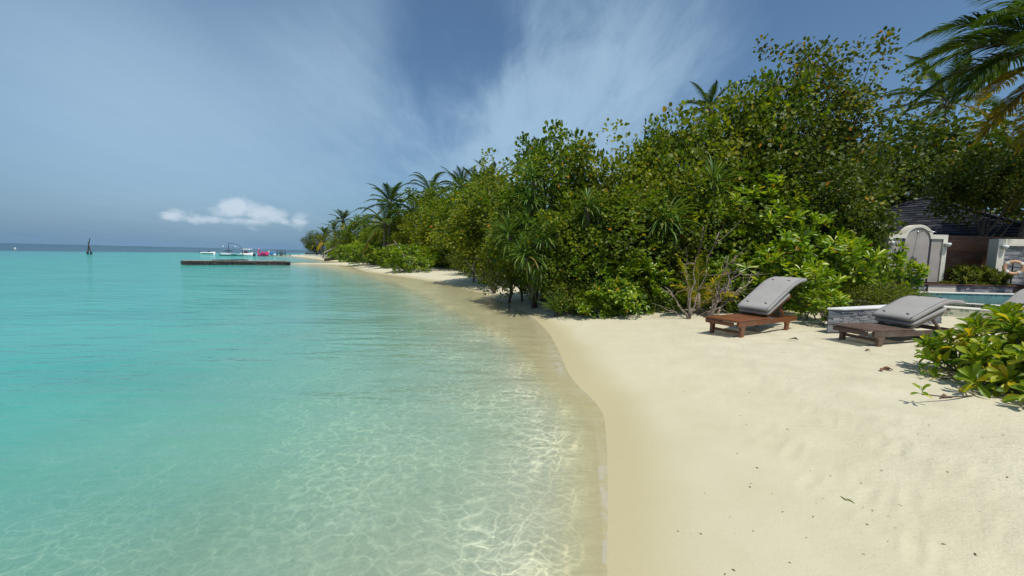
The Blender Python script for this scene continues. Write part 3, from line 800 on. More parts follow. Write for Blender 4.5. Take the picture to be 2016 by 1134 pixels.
def build_trees():
    # --- tall trees behind, seen from left (far) to right (near)
    T('dark', 'dark round tree at the far seaward tip of the island', 622, 455, 105, 46)
    T('hibC', 'olive tree behind the far thatched hut, beside distant palms', 690, 446, 68, 60)
    T('hibB', 'bushy tree just left of the tall coconut palm, at far end of beach', 714, 425, 60, 74)
    T('hibA', 'low rounded tree filling below the tall coconut palm fronds', 748, 438, 50, 80)
    T('hibC', 'tree right behind the trunk of the tall coconut palm', 792, 410, 48, 90)
    T('hibB', 'tree with smooth domed top right of the tall coconut palm', 838, 372, 47, 112)
    T('hibC', 'brown tinged tree above the bleached fallen branches', 812, 430, 40, 80)
    T('hibA', 'dome shaped tree under the trio of palm tops', 886, 372, 41, 124)
    T('hibB', 'dense tree in front of the trio of palm tops', 946, 348, 34, 150)
    T('hibC', 'yellowish leafy tree midway along the beach, over the wide pale sand', 905, 396, 36.5, 140)
    T('stems', 'olive tree on many thin dark bare stems at the water edge', 962, 385, 21.4, 170)
    T('hibC', 'olive yellow tree rising over the bare dark stems', 1000, 325, 20, 160)
    T('hibB', 'tree with ragged top sprigs, half hiding a palm tuft, left of centre skyline', 1085, 258, 13.2, 190)
    T('hibC', 'tree left of the dip in the skyline, small leaves', 1180, 284, 13, 190)
    T('hibA', 'tree standing right of the dip in the skyline', 1262, 292, 12.6, 190)
    T('hibB', 'tree with a rounded knoll of leaves left of the bluish palm tuft', 1312, 240, 13.4, 170)
    T('hibC', 'tree directly under the bluish palm tuft on the skyline', 1402, 198, 13.6, 230)
    T('hibB', 'tree between bluish palm tuft and tallest open tree', 1480, 172, 13.6, 190)
    T('open', 'tallest tree with open airy crown of sparse yellowing leaves against sky', 1618, 72, 13.2, 200, yaw=.6)
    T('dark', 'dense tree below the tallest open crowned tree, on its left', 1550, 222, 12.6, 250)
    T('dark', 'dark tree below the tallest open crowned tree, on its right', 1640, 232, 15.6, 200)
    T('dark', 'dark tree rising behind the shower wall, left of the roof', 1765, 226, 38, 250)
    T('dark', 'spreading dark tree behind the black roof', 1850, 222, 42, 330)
    T('canopy', 'wide layered tree reaching toward the yellow hanging palm fronds', 1962, 275, 17.6, 170, zb=1.0)
    # --- second row: lower crowns that fill the wall of leaves
    T('hibA', 'mid height tree with yellow leaves right of the hanging screw pines', 1120, 395, 11.6, 170)
    T('hibB', 'mid height tree in middle of the thicket, above bright shrubs', 1215, 380, 11.3, 200)
    T('hibC', 'mid height olive tree left of the lone screw pine', 1290, 350, 11.8, 190)
    T('hibA', 'mid height tree around the grey dead limb, above the young palm', 1385, 330, 11.8, 190)
    T('hibB', 'mid height tree behind the upright grey lounger', 1500, 320, 12, 200)
    T('dark', 'dark mid height tree left of the arched shower wall', 1615, 330, 12, 190)
    T('hibC', 'mid height olive tree left of the screw pines with orange leaf specks', 1015, 420, 13.8, 120)
    T('dark', 'dark shaded tree close to the roof left corner', 1645, 340, 13.2, 130)
    # --- shrubs, far to near
    S('scaA', 'small round bush at foot of the thatched hut, farthest along beach', 662, 472, 76, 44)
    S('scaB', 'bright bush on the point where the far beach narrows', 690, 474, 54, 72)
    S('scaA', 'rounded bush left of the dark green bush on the far beach', 732, 478, 44.5, 84)
    S('scaB', 'dark green low bush on the far white beach', 765, 484, 36.5, 62)
    S('scaA', 'bush hugging the white sand under bleached branches', 805, 480, 31, 86)
    S('scaB', 'bright leafy bush leaning over its shadow on white sand', 850, 474, 39, 96)
    S('scaB', 'yellow green bush spilling to the middle of the white beach', 896, 466, 36.5, 110)
    S('fine', 'olive bush at foot of the yellowish midway tree', 932, 474, 27, 84)
    S('scaB', 'bright low bush on white sand left of the tree with bare stems', 952, 505, 25, 80)
    S('fine', 'yellow flecked bush behind the spiky strap leaf plant', 1135, 520, 10.9, 140)
    S('scaA', 'glowing bright bush right of the spiky strap leaf plant, low on sand', 1222, 496, 10.4, 170)
    S('scaB', 'bright bush left of the bare grey branches', 1300, 520, 10.35, 120)
    S('scaA', 'low bush under the middle of the thicket with one yellow leaf cluster', 1180, 560, 10.1, 110)
    S('scaB', 'large bright leafy mass above and behind the upright lounger', 1490, 365, 11.2, 250)
    S('scaA', 'bright shrub between bare branches and the upright lounger', 1440, 500, 10.4, 120)
    S('scaB', 'tall bright shrub mass behind the upright lounger back', 1580, 380, 10.9, 190)
    S('rosette', 'open shrub of large leaf rosettes beside the upright lounger head', 1600, 520, 8.9, 110)
    S('rosette', 'tall stalky shrub with big leaf whorls left of shower wall', 1668, 462, 10.2, 120)
    S('rosette', 'small rosette plant at left end of the low stone wall', 1625, 570, 8.1, 80)
    S('rosette', 'leaf whorls spreading in front of the arched shower wall', 1780, 512, 11.9, 80, zb=.55)
    S('fine', 'fine leaved olive bush spilling over low stone wall', 1712, 535, 9.6, 130)
    S('fine', 'fine leaved bush trailing to the pool corner', 1770, 560, 10.3, 90, zb=.7)
    S('rosette', 'leaf whorls rising behind the upright lounger, near the wall', 1545, 470, 9.7, 110)
    S('rosette', 'stalky shrub with drooping pale flower tops left of the lamp', 1715, 460, 11.4, 70)
build_trees()

# ------------------------------------------------------------------ screw pines and strap plants
def straps(fol, rng, c, n, L, Wd, up=.3, droop=1.5, tm=.4, axis=(0, 0, 1), lo=-.5):
    a = rng.uniform(0, 6.283, n); e = rng.uniform(lo, 1.35, n)
    d = np.stack([np.cos(a) * np.cos(e), np.sin(a) * np.cos(e), np.sin(e) + up], 1)
    base = np.asarray(c)[None] + d * .06
    LL = L * rng.uniform(.6, 1.15, n)
    fol.add(ribbons(base, d, LL, np.full(n, Wd) * rng.uniform(.8, 1.2, n), droop * rng.uniform(.6, 1.3, n), 6, .3, .9), tints(rng, n, tm, .17, .06))
def screw_pine(label, base_px, Yb, heads, seed, L=.95):
    rng = np.random.RandomState(seed)
    b = P(base_px, 600, Yb); b[2] = zat(b[0], Yb)
    root = thing('screw_pine', label, 'screw pine', b, 0, 'screw pines in the thicket')
    f = Fol(); mb = MB()
    for (px, py, Y, s) in heads:
        h = P(px, py, Y) - b
        straps(f, rng, h, int(75), L * s, .062 * s, .25, 1.7, .45)
        straps(f, rng, h - np.array([0, 0, .12]), 22, L * s * .8, .05 * s, -.6, 2.2, .7, lo=-1.2)
        mid = np.array([h[0] * .35, h[1] * .5 + .2, h[2] * .6])
        mb.tube([(0, 0, -.1), tuple(mid * .5), tuple(mid), tuple(h - np.array([0, 0, .05]))], [.075, .06, .055, .06], 7)
    for k in range(0):
        a = rng.uniform(0, 6.28); mb.tube([(.02, 0, .55), (math.cos(a) * .22, math.sin(a) * .22, .2), (math.cos(a) * .35, math.sin(a) * .35, -.1)], [.03, .025, .02], 5)
    f.obj('leaf_head', M['pand'], root); mb.obj('trunk', M['bark'], root, True)
screw_pine('cluster of drooping screw pine heads over the sand, left of the strap leaf plant', 1052, 12.4, [(1002, 462, 11.6, .78), (1036, 505, 10.9, .8), (1070, 470, 10.9, .8), (1038, 440, 11.7, .75), (1062, 522, 11.1, .75), (1080, 500, 11.4, .7)], 41)
screw_pine('tall narrow screw pine climbing above the drooping cluster', 1050, 12.2, [(1048, 352, 11.9, .75), (1042, 398, 11.8, .75)], 42)
screw_pine('lone screw pine head in middle of thicket with dead grey skirt', 1320, 10.9, [(1310, 438, 10.3, 1.0), (1322, 448, 10.5, .8)], 43)
screw_pine('small screw pine head high in the thicket, near the orange leaves', 1410, 11.3, [(1404, 362, 10.7, .9)], 44)
screw_pine('screw pine tuft half buried in leaves at middle of thicket', 1165, 11.2, [(1155, 405, 10.7, .75), (1180, 425, 10.8, .6)], 45, .7)
def strap_plant():
    rng = np.random.RandomState(46)
    b = G(1097, 606, .33); b[2] = zat(b[0], b[1]) - .01
    root = thing('strap_leaf_plant', 'spiky dark strap leaf plant alone on the sand at the thicket foot', 'plant', b)
    f = Fol(); straps(f, rng, (0, 0, .10), 130, .66, .05, .6, 1.25, .55, lo=-.1); straps(f, rng, (.28, .08, .08), 70, .56, .045, .6, 1.3, .55, lo=-.1)
    f.obj('foliage', M['pand'], root)
    for q, rr in (((0, 0), .09), ((.28, .08), .07)):
        mb = MB(); mb.tube([(q[0], q[1], -.05), (q[0], q[1], .12)], [rr, rr * .55], 8); mb.obj('stem', M['bark'], root, True)
strap_plant()

# ------------------------------------------------------------------ coconut palms
def frond(fol, rng, base, az, elev, L, droop, tm, n=46, ll=.62, wind=(0, 0), dead=False, seg=9):
    d = np.array([math.cos(az) * math.cos(elev), math.sin(az) * math.cos(elev), math.sin(elev)]); p = np.array(base, float)
    pts = [p.copy()]; ds = [d.copy()]
    for i in range(seg):
        s = i / seg
        p = p + d * L / seg; d = d + np.array([wind[0] * s, wind[1] * s, -droop * (.25 + 1.2 * s)]) / seg * 1.3; d /= np.linalg.norm(d)
        pts.append(p.copy()); ds.append(d.copy())
    pts = np.array(pts); ds = np.array(ds)
    s = np.linspace(.12, .995, n); q = s * seg; i0 = np.minimum(q.astype(int), seg - 1); fr = (q - i0)[:, None]
    bp = pts[i0] * (1 - fr) + pts[i0 + 1] * fr; bd = nrmz(ds[i0] * (1 - fr) + ds[i0 + 1] * fr)
    side = nrmz(np.cross(bd, np.array([0, 0, 1.0])) + 1e-5); upn = np.cross(side, bd)
    for sg in (-1, 1):
        lL = ll * np.sin(np.clip(s * 1.02, 0, 1) * math.pi * .93 + .18).clip(.18, 1) * rng.uniform(.85, 1.1, n)
        d2 = side * sg * .8 + bd * (.55 + .5 * s)[:, None] + upn * .18 + rng.normal(0, .07, (n, 3))
        d2[:, 0] += wind[0] * .5; d2[:, 1] += wind[1] * .5
        fol.add(ribbons(bp, d2, lL, np.full(n, .05), np.full(n, 1.5) * rng.uniform(.7, 1.4, n), 3, .35, .85), np.clip(rng.normal(tm, .09, n), 0, 1))
    return pts
def palm_mesh(seed, nf=20, L=3.2, tm=.42, wind=(0, 0), old=3, drooped=1.0, ll=.7, n=64):
    rng = np.random.RandomState(seed); f = Fol(); mb = MB()
    for i in range(nf):
        az = i * 2.399 + rng.uniform(-.25, .25); t_ = i / nf
        elev = 1.35 - 1.75 * t_ + rng.uniform(-.1, .1)
        tmi = tm + rng.uniform(-.08, .08)
        if i >= nf - old: tmi = rng.uniform(.78, .98); elev -= .35
        Lf = L * rng.uniform(.85, 1.1) * (.7 + .3 * min(1, t_ * 3 + .3))
        pts = frond(f, rng, (math.cos(az) * .08, math.sin(az) * .08, .1 - .25 * t_), az, elev, Lf, drooped * rng.uniform(.85, 1.35), tmi, n, ll, wind)
        mb.tube([tuple(p) for p in pts], [.035 * (1 - .85 * k / (len(pts) - 1)) for k in range(len(pts))], 4, cap=False)
    # husks and coconuts at the heart
    hb = MB()
    for k in range(7):
        a = k * 2.4; c = (math.cos(a) * .22, math.sin(a) * .22, -.28 - .08 * (k % 3))
        hb.lathe([(.01, -.14), (.08, -.10), (.115, 0), (.085, .09), (.01, .13)], 8, c)
    return f, mb, hb
PALM = {}
def palm(label, px, py, Y, key, k=1.0, lean=0.0, zb=None, r=.13, yaw=0.0):
    c = P(px, py, Y); zb = zat(c[0], Y) - .1 if zb is None else zb
    root = thing('coconut_palm', label, 'palm tree', (c[0], Y, zb), 0, 'coconut palms along the beach')
    H = c[2] - zb
    mb = MB(); path = [(-lean * (1 - s) ** 1.5, .12 * math.sin(s * 5), H * s) for s in np.linspace(0, 1, 12)]
    mb.tube(path, [r * (1.45 if i == 0 else 1.0 - .25 * i / 11) * (1 + .05 * (i % 2)) for i in range(12)], 9)
    mb.obj('trunk', M['palm_bark'], root, True)
    if key not in PALM:
        f, rb, hb = PALMDEF[key]()
        o1 = f.obj('fronds', M['palm'], root); o2 = rb.obj('rachis', M['palmrib'], root, True); o3 = hb.obj('coconuts', M['husk'], root, True)
        PALM[key] = (o1, o2, o3)
    else:
        os_ = []
        for o, nm in zip(PALM[key], ('fronds', 'rachis', 'coconuts')):
            q = o.copy(); COL.objects.link(q); q.parent = root; q.name = nm; os_.append(q)
        o1, o2, o3 = os_
    for o in (o1, o2, o3): o.location = (0, 0, H); o.scale = (k, k, k); o.rotation_euler = (0, 0, yaw)
    return root
M['palmrib'] = plain('frond_rib', (.16, .15, .05), .5, .2, 5, 0)
M['husk'] = plain('coconut_husk', (.16, .12, .03), .6, .3, 8, .2)
PALMDEF = {
    'full': lambda: palm_mesh(51, 22, 3.1, .38, (-.1, 0), 2, 1.1),
    'wide': lambda: palm_mesh(52, 18, 3.3, .42, (.1, 0), 1, 1.5),
    'wind': lambda: palm_mesh(53, 20, 3.2, .36, (-.7, .1), 2, .9, .7),
    'gold': lambda: palm_mesh(54, 16, 2.8, .66, (0, 0), 6, 1.4),
    'big': lambda: palm_mesh(55, 26, 3.6, .42, (-.35, 0), 0, 1.2, .85, 64),
}
def build_palms():
    palm('tall coconut palm standing clear of the trees on the far beach', 768, 400, 43, 'full', 1.02, .5)
    palm('lower coconut palm with long hanging fronds below the tall one', 758, 440, 40, 'wide', 1.1, .3)
    palm('far coconut palm peeking over trees left of the tall palm', 676, 434, 66, 'full', .85, .4, yaw=1.2)
    palm('far coconut palm above the thatched hut', 660, 454, 78, 'wide', .9, .5, yaw=2.0)
    palm('farthest coconut palm beside the round tree at the island tip', 640, 462, 95, 'full', .9, -.8, yaw=.7)
    palm('golden leaved palm at the far tip of the beach', 634, 476, 88, 'gold', 1.0, .3)
    palm('left one of the trio of palm tops on the skyline', 905, 368, 45, 'wind', .95, .3)
    palm('middle one of the trio of palm tops with an upright frond', 938, 366, 40, 'full', .75, .3, yaw=2.2)
    palm('right one of the trio of palm tops, brushing the olive tree', 968, 358, 36, 'wind', .75, .2, yaw=.4)
    palm('palm top mostly hidden behind the domed tree right of the tall palm', 848, 376, 52, 'wide', 1.2, .3, yaw=.9)
    palm('palm with one tuft of fronds showing left of the ragged tree', 1052, 312, 20, 'wind', .42, .2)
    palm('bluish palm tuft sticking out behind the skyline trees', 1396, 212, 17.5, 'wind', .42, .2, yaw=.15)
    palm('windblown dark palm between tallest tree and right hand palm', 1862, 196, 47, 'wind', 2.1, .3, yaw=-.1)
    palm('palm in the far right distance, dark fronds beside the roof', 2040, 330, 17, 'full', .8, .3, yaw=1)
build_palms()
def right_palm():
    rng = np.random.RandomState(58)
    c = P(2112, 95, 13.6); zb = .4
    root = thing('coconut_palm', 'large near palm at right edge with yellow hanging fronds', 'palm tree', (c[0], c[1], zb), 0, 'coconut palms along the beach')
    H = c[2] - zb
    f = Fol(); dy = Fol(); rb = MB(); rd = MB()
    specs = [(3.05, .75, 3.4, 1.0), (2.75, .5, 3.6, 1.0), (3.35, .35, 3.7, 1.1), (2.95, .1, 3.7, 1.0), (3.6, .05, 3.5, 1.1), (2.6, -.05, 3.5, 1.1), (3.15, -.2, 3.5, 1.0), (3.9, -.2, 3.3, 1.2), (2.4, .4, 3.4, 1.0), (4.2, .3, 3.4, 1.1),
             (1.9, .6, 3.4, 1.0), (1.3, .3, 3.4, 1.1), (.7, .6, 3.3, 1.0), (.1, .2, 3.4, 1.1), (5.6, .5, 3.4, 1.0), (5.0, .3, 3.4, 1.1), (4.6, .9, 3.2, .9), (3.0, 1.25, 3.0, .7), (1.0, 1.3, 3.0, .7)]
    for az, el, L, dr in specs:
        pts = frond(f, rng, (0, 0, 0), az, el + .15, L, dr * 1.45, rng.uniform(.28, .48), 74, .95, (-.15, 0))
        rb.tube([tuple(p) for p in pts], [.04 * (1 - .85 * k / (len(pts) - 1)) for k in range(len(pts))], 5, cap=False)
    for az, el, L, dr, tm in [(3.3, -.25, 3.3, .8, .89), (3.6, -.6, 3.1, .7, .91), (3.0, -.7, 2.9, .7, .88), (3.25, -1.05, 2.8, .4, .90), (4.0, -.8, 2.8, .7, .9), (3.8, -1.15, 2.6, .3, .93)]:
        pts = frond(dy, rng, (0, 0, -.2), az, el, L, dr, tm, 60, .75)
        rd.tube([tuple(p) for p in pts], [.04 * (1 - .85 * k / (len(pts) - 1)) for k in range(len(pts))], 5, cap=False)
    for o in (f.obj('fronds', M['palm'], root), dy.obj('yellow_fronds', M['palm'], root), rb.obj('rachis', M['palmrib'], root, True), rd.obj('rachis', M['palmrib'], root, True)): o.location = (0, 0, H); o.scale = (1.28, 1.28, 1.28)
    mb = MB(); mb.tube([(.6 * (1 - s) ** 2, .1 * math.sin(s * 4), H * s) for s in np.linspace(0, 1, 12)], [.17 - .005 * i for i in range(12)], 10); mb.obj('trunk', M['palm_bark'], root, True)
right_palm()
def young_palm():
    rng = np.random.RandomState(59); b = P(1374, 608, 9.6); b[2] = zat(b[0], b[1])
    root = thing('young_palm', 'yellowing young palm growing among bare grey branches', 'young palm', b)
    f = Fol(); rb = MB()
    for az, el, L, dr, tm in [(2.4, 1.2, 1.5, .35, .74), (.4, 1.0, 1.5, 1.0, .76), (1.3, 1.35, 1.4, .3, .7), (.1, .75, 1.2, 1.3, .84), (3.6, .9, 1.2, 1.2, .82), (5.2, .8, 1.1, 1.3, .8)]:
        pts = frond(f, rng, (0, 0, .12), az, el, L, dr, tm, 34, .36)
        rb.tube([tuple(p) for p in pts], [.02 * (1 - .8 * k / (len(pts) - 1)) for k in range(len(pts))], 5, cap=False)
    f.obj('fronds', M['palm'], root); rb.obj('rachis', M['palmrib'], root, True)
    mb = MB(); mb.tube([(0, 0, -.05), (.01, 0, .25), (0, 0, .55)], [.06, .05, .03], 7); mb.obj('stem', M['palm_bark'], root, True)
young_palm()

# ------------------------------------------------------------------ bare wood
def bare(name, label, cat, base, ends, r, seed, m='dead', tw=5, group=None):
    rng = np.random.RandomState(seed); mb = MB()
    for (e, rr) in ends:
        e = np.array(e, float); k = 7; path = []
        for i in range(k + 1):
            s = i / k; path.append(e * s + np.array([rng.normal(0, .035), rng.normal(0, .035), rng.normal(0, .02)]) * (s > 0) * np.linalg.norm(e) * .6)
        path[0] = np.array([0, 0, -.08])
        mb.tube(path, [rr * (1 - .75 * i / k) for i in range(k + 1)], 6)
        for j in range(tw):
            a = path[rng.randint(2, k)]; q = a + nrmz(e * .5 / np.linalg.norm(e) + rng.normal(0, .6, 3)) * np.linalg.norm(e) * rng.uniform(.2, .5)
            mb.tube([a, (a + q) / 2 + rng.normal(0, .03, 3), q], [rr * .32, rr * .22, rr * .08], 4, cap=False)
    o = mb.obj(name, M[m], None, True); o.location = tuple(base); tag(o, label, cat, group)
    return o
def build_bare():
    b = P(1357, 620, 9.0); b[2] = zat(b[0], b[1])
    bare('bare_shrub', 'leafless grey shrub with forked stems, left of the young palm', 'bare shrub', b, [((-.55, .1, .75), .03), ((.12, .1, 1.5), .028), ((.35, 0, 1.2), .025), ((-.1, .1, 1.3), .02), ((-.9, .05, .38), .013)], .03, 61)
    b = P(1390, 623, 8.9); b[2] = zat(b[0], b[1])
    bare('bare_shrub', 'leafless grey shrub with slanting stems, right of the young palm', 'bare shrub', b, [((.55, .15, .95), .038), ((.85, .1, 1.25), .03), ((.7, .2, 1.5), .028), ((1.15, .2, .95), .024), ((.5, .1, 1.45), .02), ((1.3, .2, 1.15), .015), ((.6, .3, .8), .02)], .03, 62, tw=8)
    b = P(812, 505, 34.5); b[2] = zat(b[0], b[1])
    bare('fallen_branch', 'bleached dead branch jutting from the trees below the tall palm', 'branch', b, [((-1.5, -.6, 2.5), .12), ((.6, -1.0, 1.2), .07), ((-.3, -.9, 1.3), .09)], .1, 63, 'dead', 4)
    b = P(1352, 560, 10.6); b[2] = zat(b[0], b[1])
    bare('dead_limb', 'crooked grey dead limb arching through the thicket above young palm', 'branch', b, [((-.2, -.35, 1.7), .05), ((.55, -.45, 2.1), .045), ((.15, -.4, 2.3), .04)], .05, 64, 'dead', 5)
    b = P(975, 575, 16.6); b[2] = zat(b[0], b[1])
    bare('bare_shrub', 'thin dark leaning stems rooted in the sand at the shaded water edge', 'bare shrub', b, [((-.9, .3, 1.6), .035), ((-.4, .4, 1.7), .03), ((-1.4, .5, 1.4), .03), ((.1, .6, 1.6), .028), ((-.6, .9, 1.8), .03)], .03, 65, 'bark', 4)
build_bare()

# ------------------------------------------------------------------ big-leaved bush near the photographer
def near_bush():
    rng = np.random.RandomState(71)
    c = np.array([6.34, 4.02]); zb = zat(4.6, 4.0)
    root = thing('beach_bush', 'big glossy yellow green bush close at right with trailing stems on sand', 'bush', (c[0], c[1], zb))
    f = Fol(); mb = MB(); heads = []
    k = 0
    while len(heads) < 250:
        v = sph(rng, 1)[0]
        if v[2] < -.5: continue
        u = rng.uniform(.25, 1) ** .5
        p = np.array([v[0] * 1.62 * u, v[1] * 1.08 * u, .33 + v[2] * .74 * u])
        p[2] *= 1 - .55 * max(0.0, -v[0]) ** 1.3
        if p[2] < .07: continue
        heads.append((p, v))
    for (px, py) in [(1815, 768)]:
        g = G(px, py, zb + .12); heads.append((np.array([g[0] - c[0], g[1] - c[1], .10]), nrmz(np.array([-.7, -.5, .5]))))
    for p, v in heads:
        n = rng.randint(13, 20); ax = nrmz(v * .7 + np.array([-.1, -.1, .75]))
        small = p[2] < .13
        a = np.arange(n) * 2.4 + rng.uniform(0, 6); th = np.linspace(.35, 1.75, n) + rng.normal(0, .12, n)
        if small: n = 7; a = a[:n]; th = np.linspace(.5, 1.4, n)
        ref = nrmz(np.cross(ax, np.array([.3, .9, .1]))); r2 = np.cross(ax, ref)
        rd = ref[None] * np.cos(a)[:, None] + r2[None] * np.sin(a)[:, None]
        d = ax[None] * np.cos(th)[:, None] + rd * np.sin(th)[:, None]
        nr = ax[None] * np.sin(th)[:, None] - rd * np.cos(th)[:, None] + rng.normal(0, .12, (n, 3))
        L = rng.uniform(.145, .21, n) * (.5 if small else 1)
        tt = tints(rng, n, .55, .15, .06); tt = np.where((th > 1.3) & (rng.rand(n) < .38), rng.uniform(.78, .96, n), tt)
        f.add(leaves(p[None] + ax[None] * np.linspace(.05, -.04, n)[:, None], d, nr, L, L * .40 * rng.uniform(.85, 1.15, n), T_HI, .5, rng), tt)
        rt_ = np.array([p[0] * .72 + .12, p[1] * .7, -.05]); mid = (p + rt_) / 2 + np.array([0, 0, -.08])
        if small:
            rt_ = np.array([p[0] + .7, p[1] + .15, .02]); mid = (p + rt_) / 2; mid[2] = .03
        mb.tube([rt_, mid, p - ax * .03], [.009, .008, .006] if small else [.016, .012, .009], 5)
    f.obj('foliage', M['bush'], root); mb.obj('stem', M['bark'], root, True)
M['bush'] = leafmat('glossy_bush_leaf', [(0.0, (.03, .075, .006)), (0.35, (.09, .17, .009)), (0.6, (.19, .27, .012)), (0.78, (.33, .36, .018)), (0.88, (.48, .42, .02)), (1.0, (.60, .36, .02))], 0.4, 0.4, 0.35)
near_bush()
#@@OBJ@@
# ------------------------------------------------------------------ sun loungers
def place_local(foot_a, foot_b, head_b):
    """foot edge corners a (far) and b (near) and a point along the near rail -> centre of foot edge, heading"""
    c = (foot_a + foot_b) / 2; d = head_b - foot_b
    return c, math.atan2(d[1], d[0])
def pad(mb, path, w, th, tint=0.5, crown=.012):
    """a soft mattress along a side profile [(x, z)...]"""
    n = len(path); rings = []
    for i, (x, z) in enumerate(path):
        a = path[max(i - 1, 0)]; b = path[min(i + 1, n - 1)]
        t = Vector((b[0] - a[0], 0, b[1] - a[1])).normalized(); nn = Vector((-t.z, 0, t.x))
        e = 1.0 if 0 < i < n - 1 else 0.55
        hw, ht = w / 2 * (1 if e == 1 else .96), th / 2 * e
        ring = []
        for (yy, zz) in [(-1, -.45), (-1, .45), (-.965, .85), (-.9, 1), (-.45, 1.1), (0, 1.14), (.45, 1.1), (.9, 1), (.965, .85), (1, .45), (1, -.45), (.965, -.85), (.9, -1), (0, -1.0), (-.9, -1), (-.965, -.85)]:
            p = Vector((x, yy * hw, z)) + nn * (zz * ht)
            ring.append((p.x, p.y, p.z))
        rings.append(ring)
    mb.loft(rings, tint=tint)
def curve_path(x0, z0, segs):
    """segs: (length, angle in degrees at end); smooth turning"""
    pts = [(x0, z0)]; ang = segs[0][1]
    for L, a1 in segs:
        k = max(2, int(L / .06))
        for i in range(k):
            a = rad(ang + (a1 - ang) * (i + .5) / k)
            x, z = pts[-1]; pts.append((x + math.cos(a) * L / k, z + math.sin(a) * L / k))
        ang = a1
    return pts
def lounger(label, c, yaw, zd, zs, ang, Wd, mats, up_segs, low_segs, hinge=1.05, wheels=False, L=2.0):
    root = thing('sun_lounger', label, 'sun lounger', (c[0], c[1], zs), yaw, 'wooden sun loungers on the sand')
    h = zd - zs; mw, mp = mats; rng = random.Random(int(ang * 10))
    for s in (-1, 1):
        mb = MB(); mb.box((L / 2 + .06, s * (Wd / 2 - .025), h - .05), (L - .12, .045, .09), tint=rng.random())
        bevel(mb.obj('side_rail', M[mw], root), .006)
    mb = MB(); k = 17; x0, x1 = .0, hinge + .02
    for i in range(k):
        w_ = (x1 - x0) / k
        mb.box((x0 + w_ * (i + .5), 0, h + .008 + rng.uniform(-.001, .001)), (w_ - .009, Wd - .01 + (.02 if i == 0 else 0), .02), tint=rng.random())
    bevel(mb.obj('slatted_deck', M[mw + '_y'], root), .003, 1)
    mb = MB(); mb.box((.03, 0, h - .045), (.035, Wd - .09, .07)); bevel(mb.obj('end_board', M[mw + '_y'], root), .005)
    mb = MB(); mb.box((L - .02, 0, h - .045), (.035, Wd - .09, .07)); bevel(mb.obj('end_board', M[mw + '_y'], root), .005)
    for xx in (.27, L - .32):
        for s in (-1, 1):
            mb = MB(); y = s * (Wd / 2 - .03)
            w0, w1 = .085, .06
            mb.loft([[(xx - w1, y - .022, -.12), (xx + w1 * .3, y - .022, -.12), (xx + w1 * .3, y + .022, -.12), (xx - w1, y + .022, -.12)],
                     [(xx - w0 * .6, y - .024, h - .15), (xx + w0 * .6, y - .024, h - .15), (xx + w0 * .6, y + .024, h - .15), (xx - w0 * .6, y + .024, h - .15)],
                     [(xx - w0, y - .024, h - .096), (xx + w0, y - .024, h - .096), (xx + w0, y + .024, h - .096), (xx - w0, y + .024, h - .096)]])
            bevel(mb.obj('leg', M[mw], root), .005)
    mb = MB(); mb.box((.27, 0, max(.04, h * .35)), (.035, Wd - .1, .045)); bevel(mb.obj('stretcher', M[mw + '_y'], root), .004)
    if wheels:
        for s in (-1, 1):
            mb = MB(); Mx = Matrix.Rotation(rad(90), 3, 'X')
            mb.lathe([(.01, -.025), (.085, -.025), (.10, -.012), (.10, .012), (.085, .025), (.01, .025)], 20, (1.28, s * .2, .09), Mx)
            mb.obj('wheel', M['black'], root, True)
        mb = MB(); mb.beam((1.28, -.2, .09), (1.28, .2, .09), .03, .03); mb.obj('axle', M['black'], root)
    # backrest
    a = rad(ang); BL = .9; ca, sa = math.cos(a), math.sin(a)
    mb = MB()
    for s in (-1, 1): mb.beam((hinge, s * (Wd / 2 - .085), h + .015), (hinge + BL * ca, s * (Wd / 2 - .085), h + .015 + BL * sa), .035, .045, .5)
    for i in range(11):
        t = (i + .5) / 11 * BL
        mb.beam((hinge + t * ca - sa * .0, -(Wd / 2 - .105), h + .015 + t * sa), (hinge + t * ca, Wd / 2 - .105, h + .015 + t * sa), .05, .016, rng.random(), (-sa, 0, ca))
    bevel(mb.obj('backrest', M[mp], root), .003, 1)
    for s in (-1, 1):
        mb = MB(); mb.beam((hinge + .55 * ca, s * (Wd / 2 - .13), h + .55 * sa), (hinge + .55 * ca + .26, s * (Wd / 2 - .13), h - .03), .028, .035); mb.obj('prop', M[mw], root)
    # folded mattress
    nx, nz = -sa, ca
    mb = MB(); pad(mb, curve_path(hinge - .015 + nx * .06, h + .015 + nz * .075, low_segs), Wd - .05, .07)
    lo = mb.obj('mattress_fold', M['cushion'], root, True)
    mb = MB(); up = curve_path(hinge - .03 + nx * .12, h + .02 + nz * .15, up_segs); pad(mb, up, Wd - .02, .08)
    cu = mb.obj('mattress', M['cushion'], root, True)
    pb = MB(); n = len(up)
    for s in (-1, 1):
        pts = []
        for i in range(n):
            q = up[i]; t0 = up[max(i - 1, 0)]; t1 = up[min(i + 1, n - 1)]
            t = Vector((t1[0] - t0[0], 0, t1[1] - t0[1])).normalized()
            pts.append((q[0] - t.z * .041, s * (Wd / 2 - .03), q[1] + t.x * .041))
        pb.tube(pts, .006, 5)
    pb.obj('piping', M['cushion_pipe'], cu, True)
    for (f_, y) in [(.14, -.17), (.14, .17), (.74, -.14), (.74, .16)]:
        i = min(n - 2, int(f_ * n)); q = up[i]; t = Vector((up[i + 1][0] - q[0], 0, up[i + 1][1] - q[1])).normalized()
        b = MB(); c0 = Vector((q[0] - t.z * .047, y, q[1] + t.x * .047))
        b.beam(c0 - t * .012 + Vector((0, -.022, 0)), c0 + t * .014 + Vector((0, .022, 0)), .02, .012)
        b.obj('button_tie', M['cushion_dark'], cu)
    return root
M['cushion_pipe'] = plain('grey_piping', (.15, .15, .16), 0.85, 0.05, 5, 0)
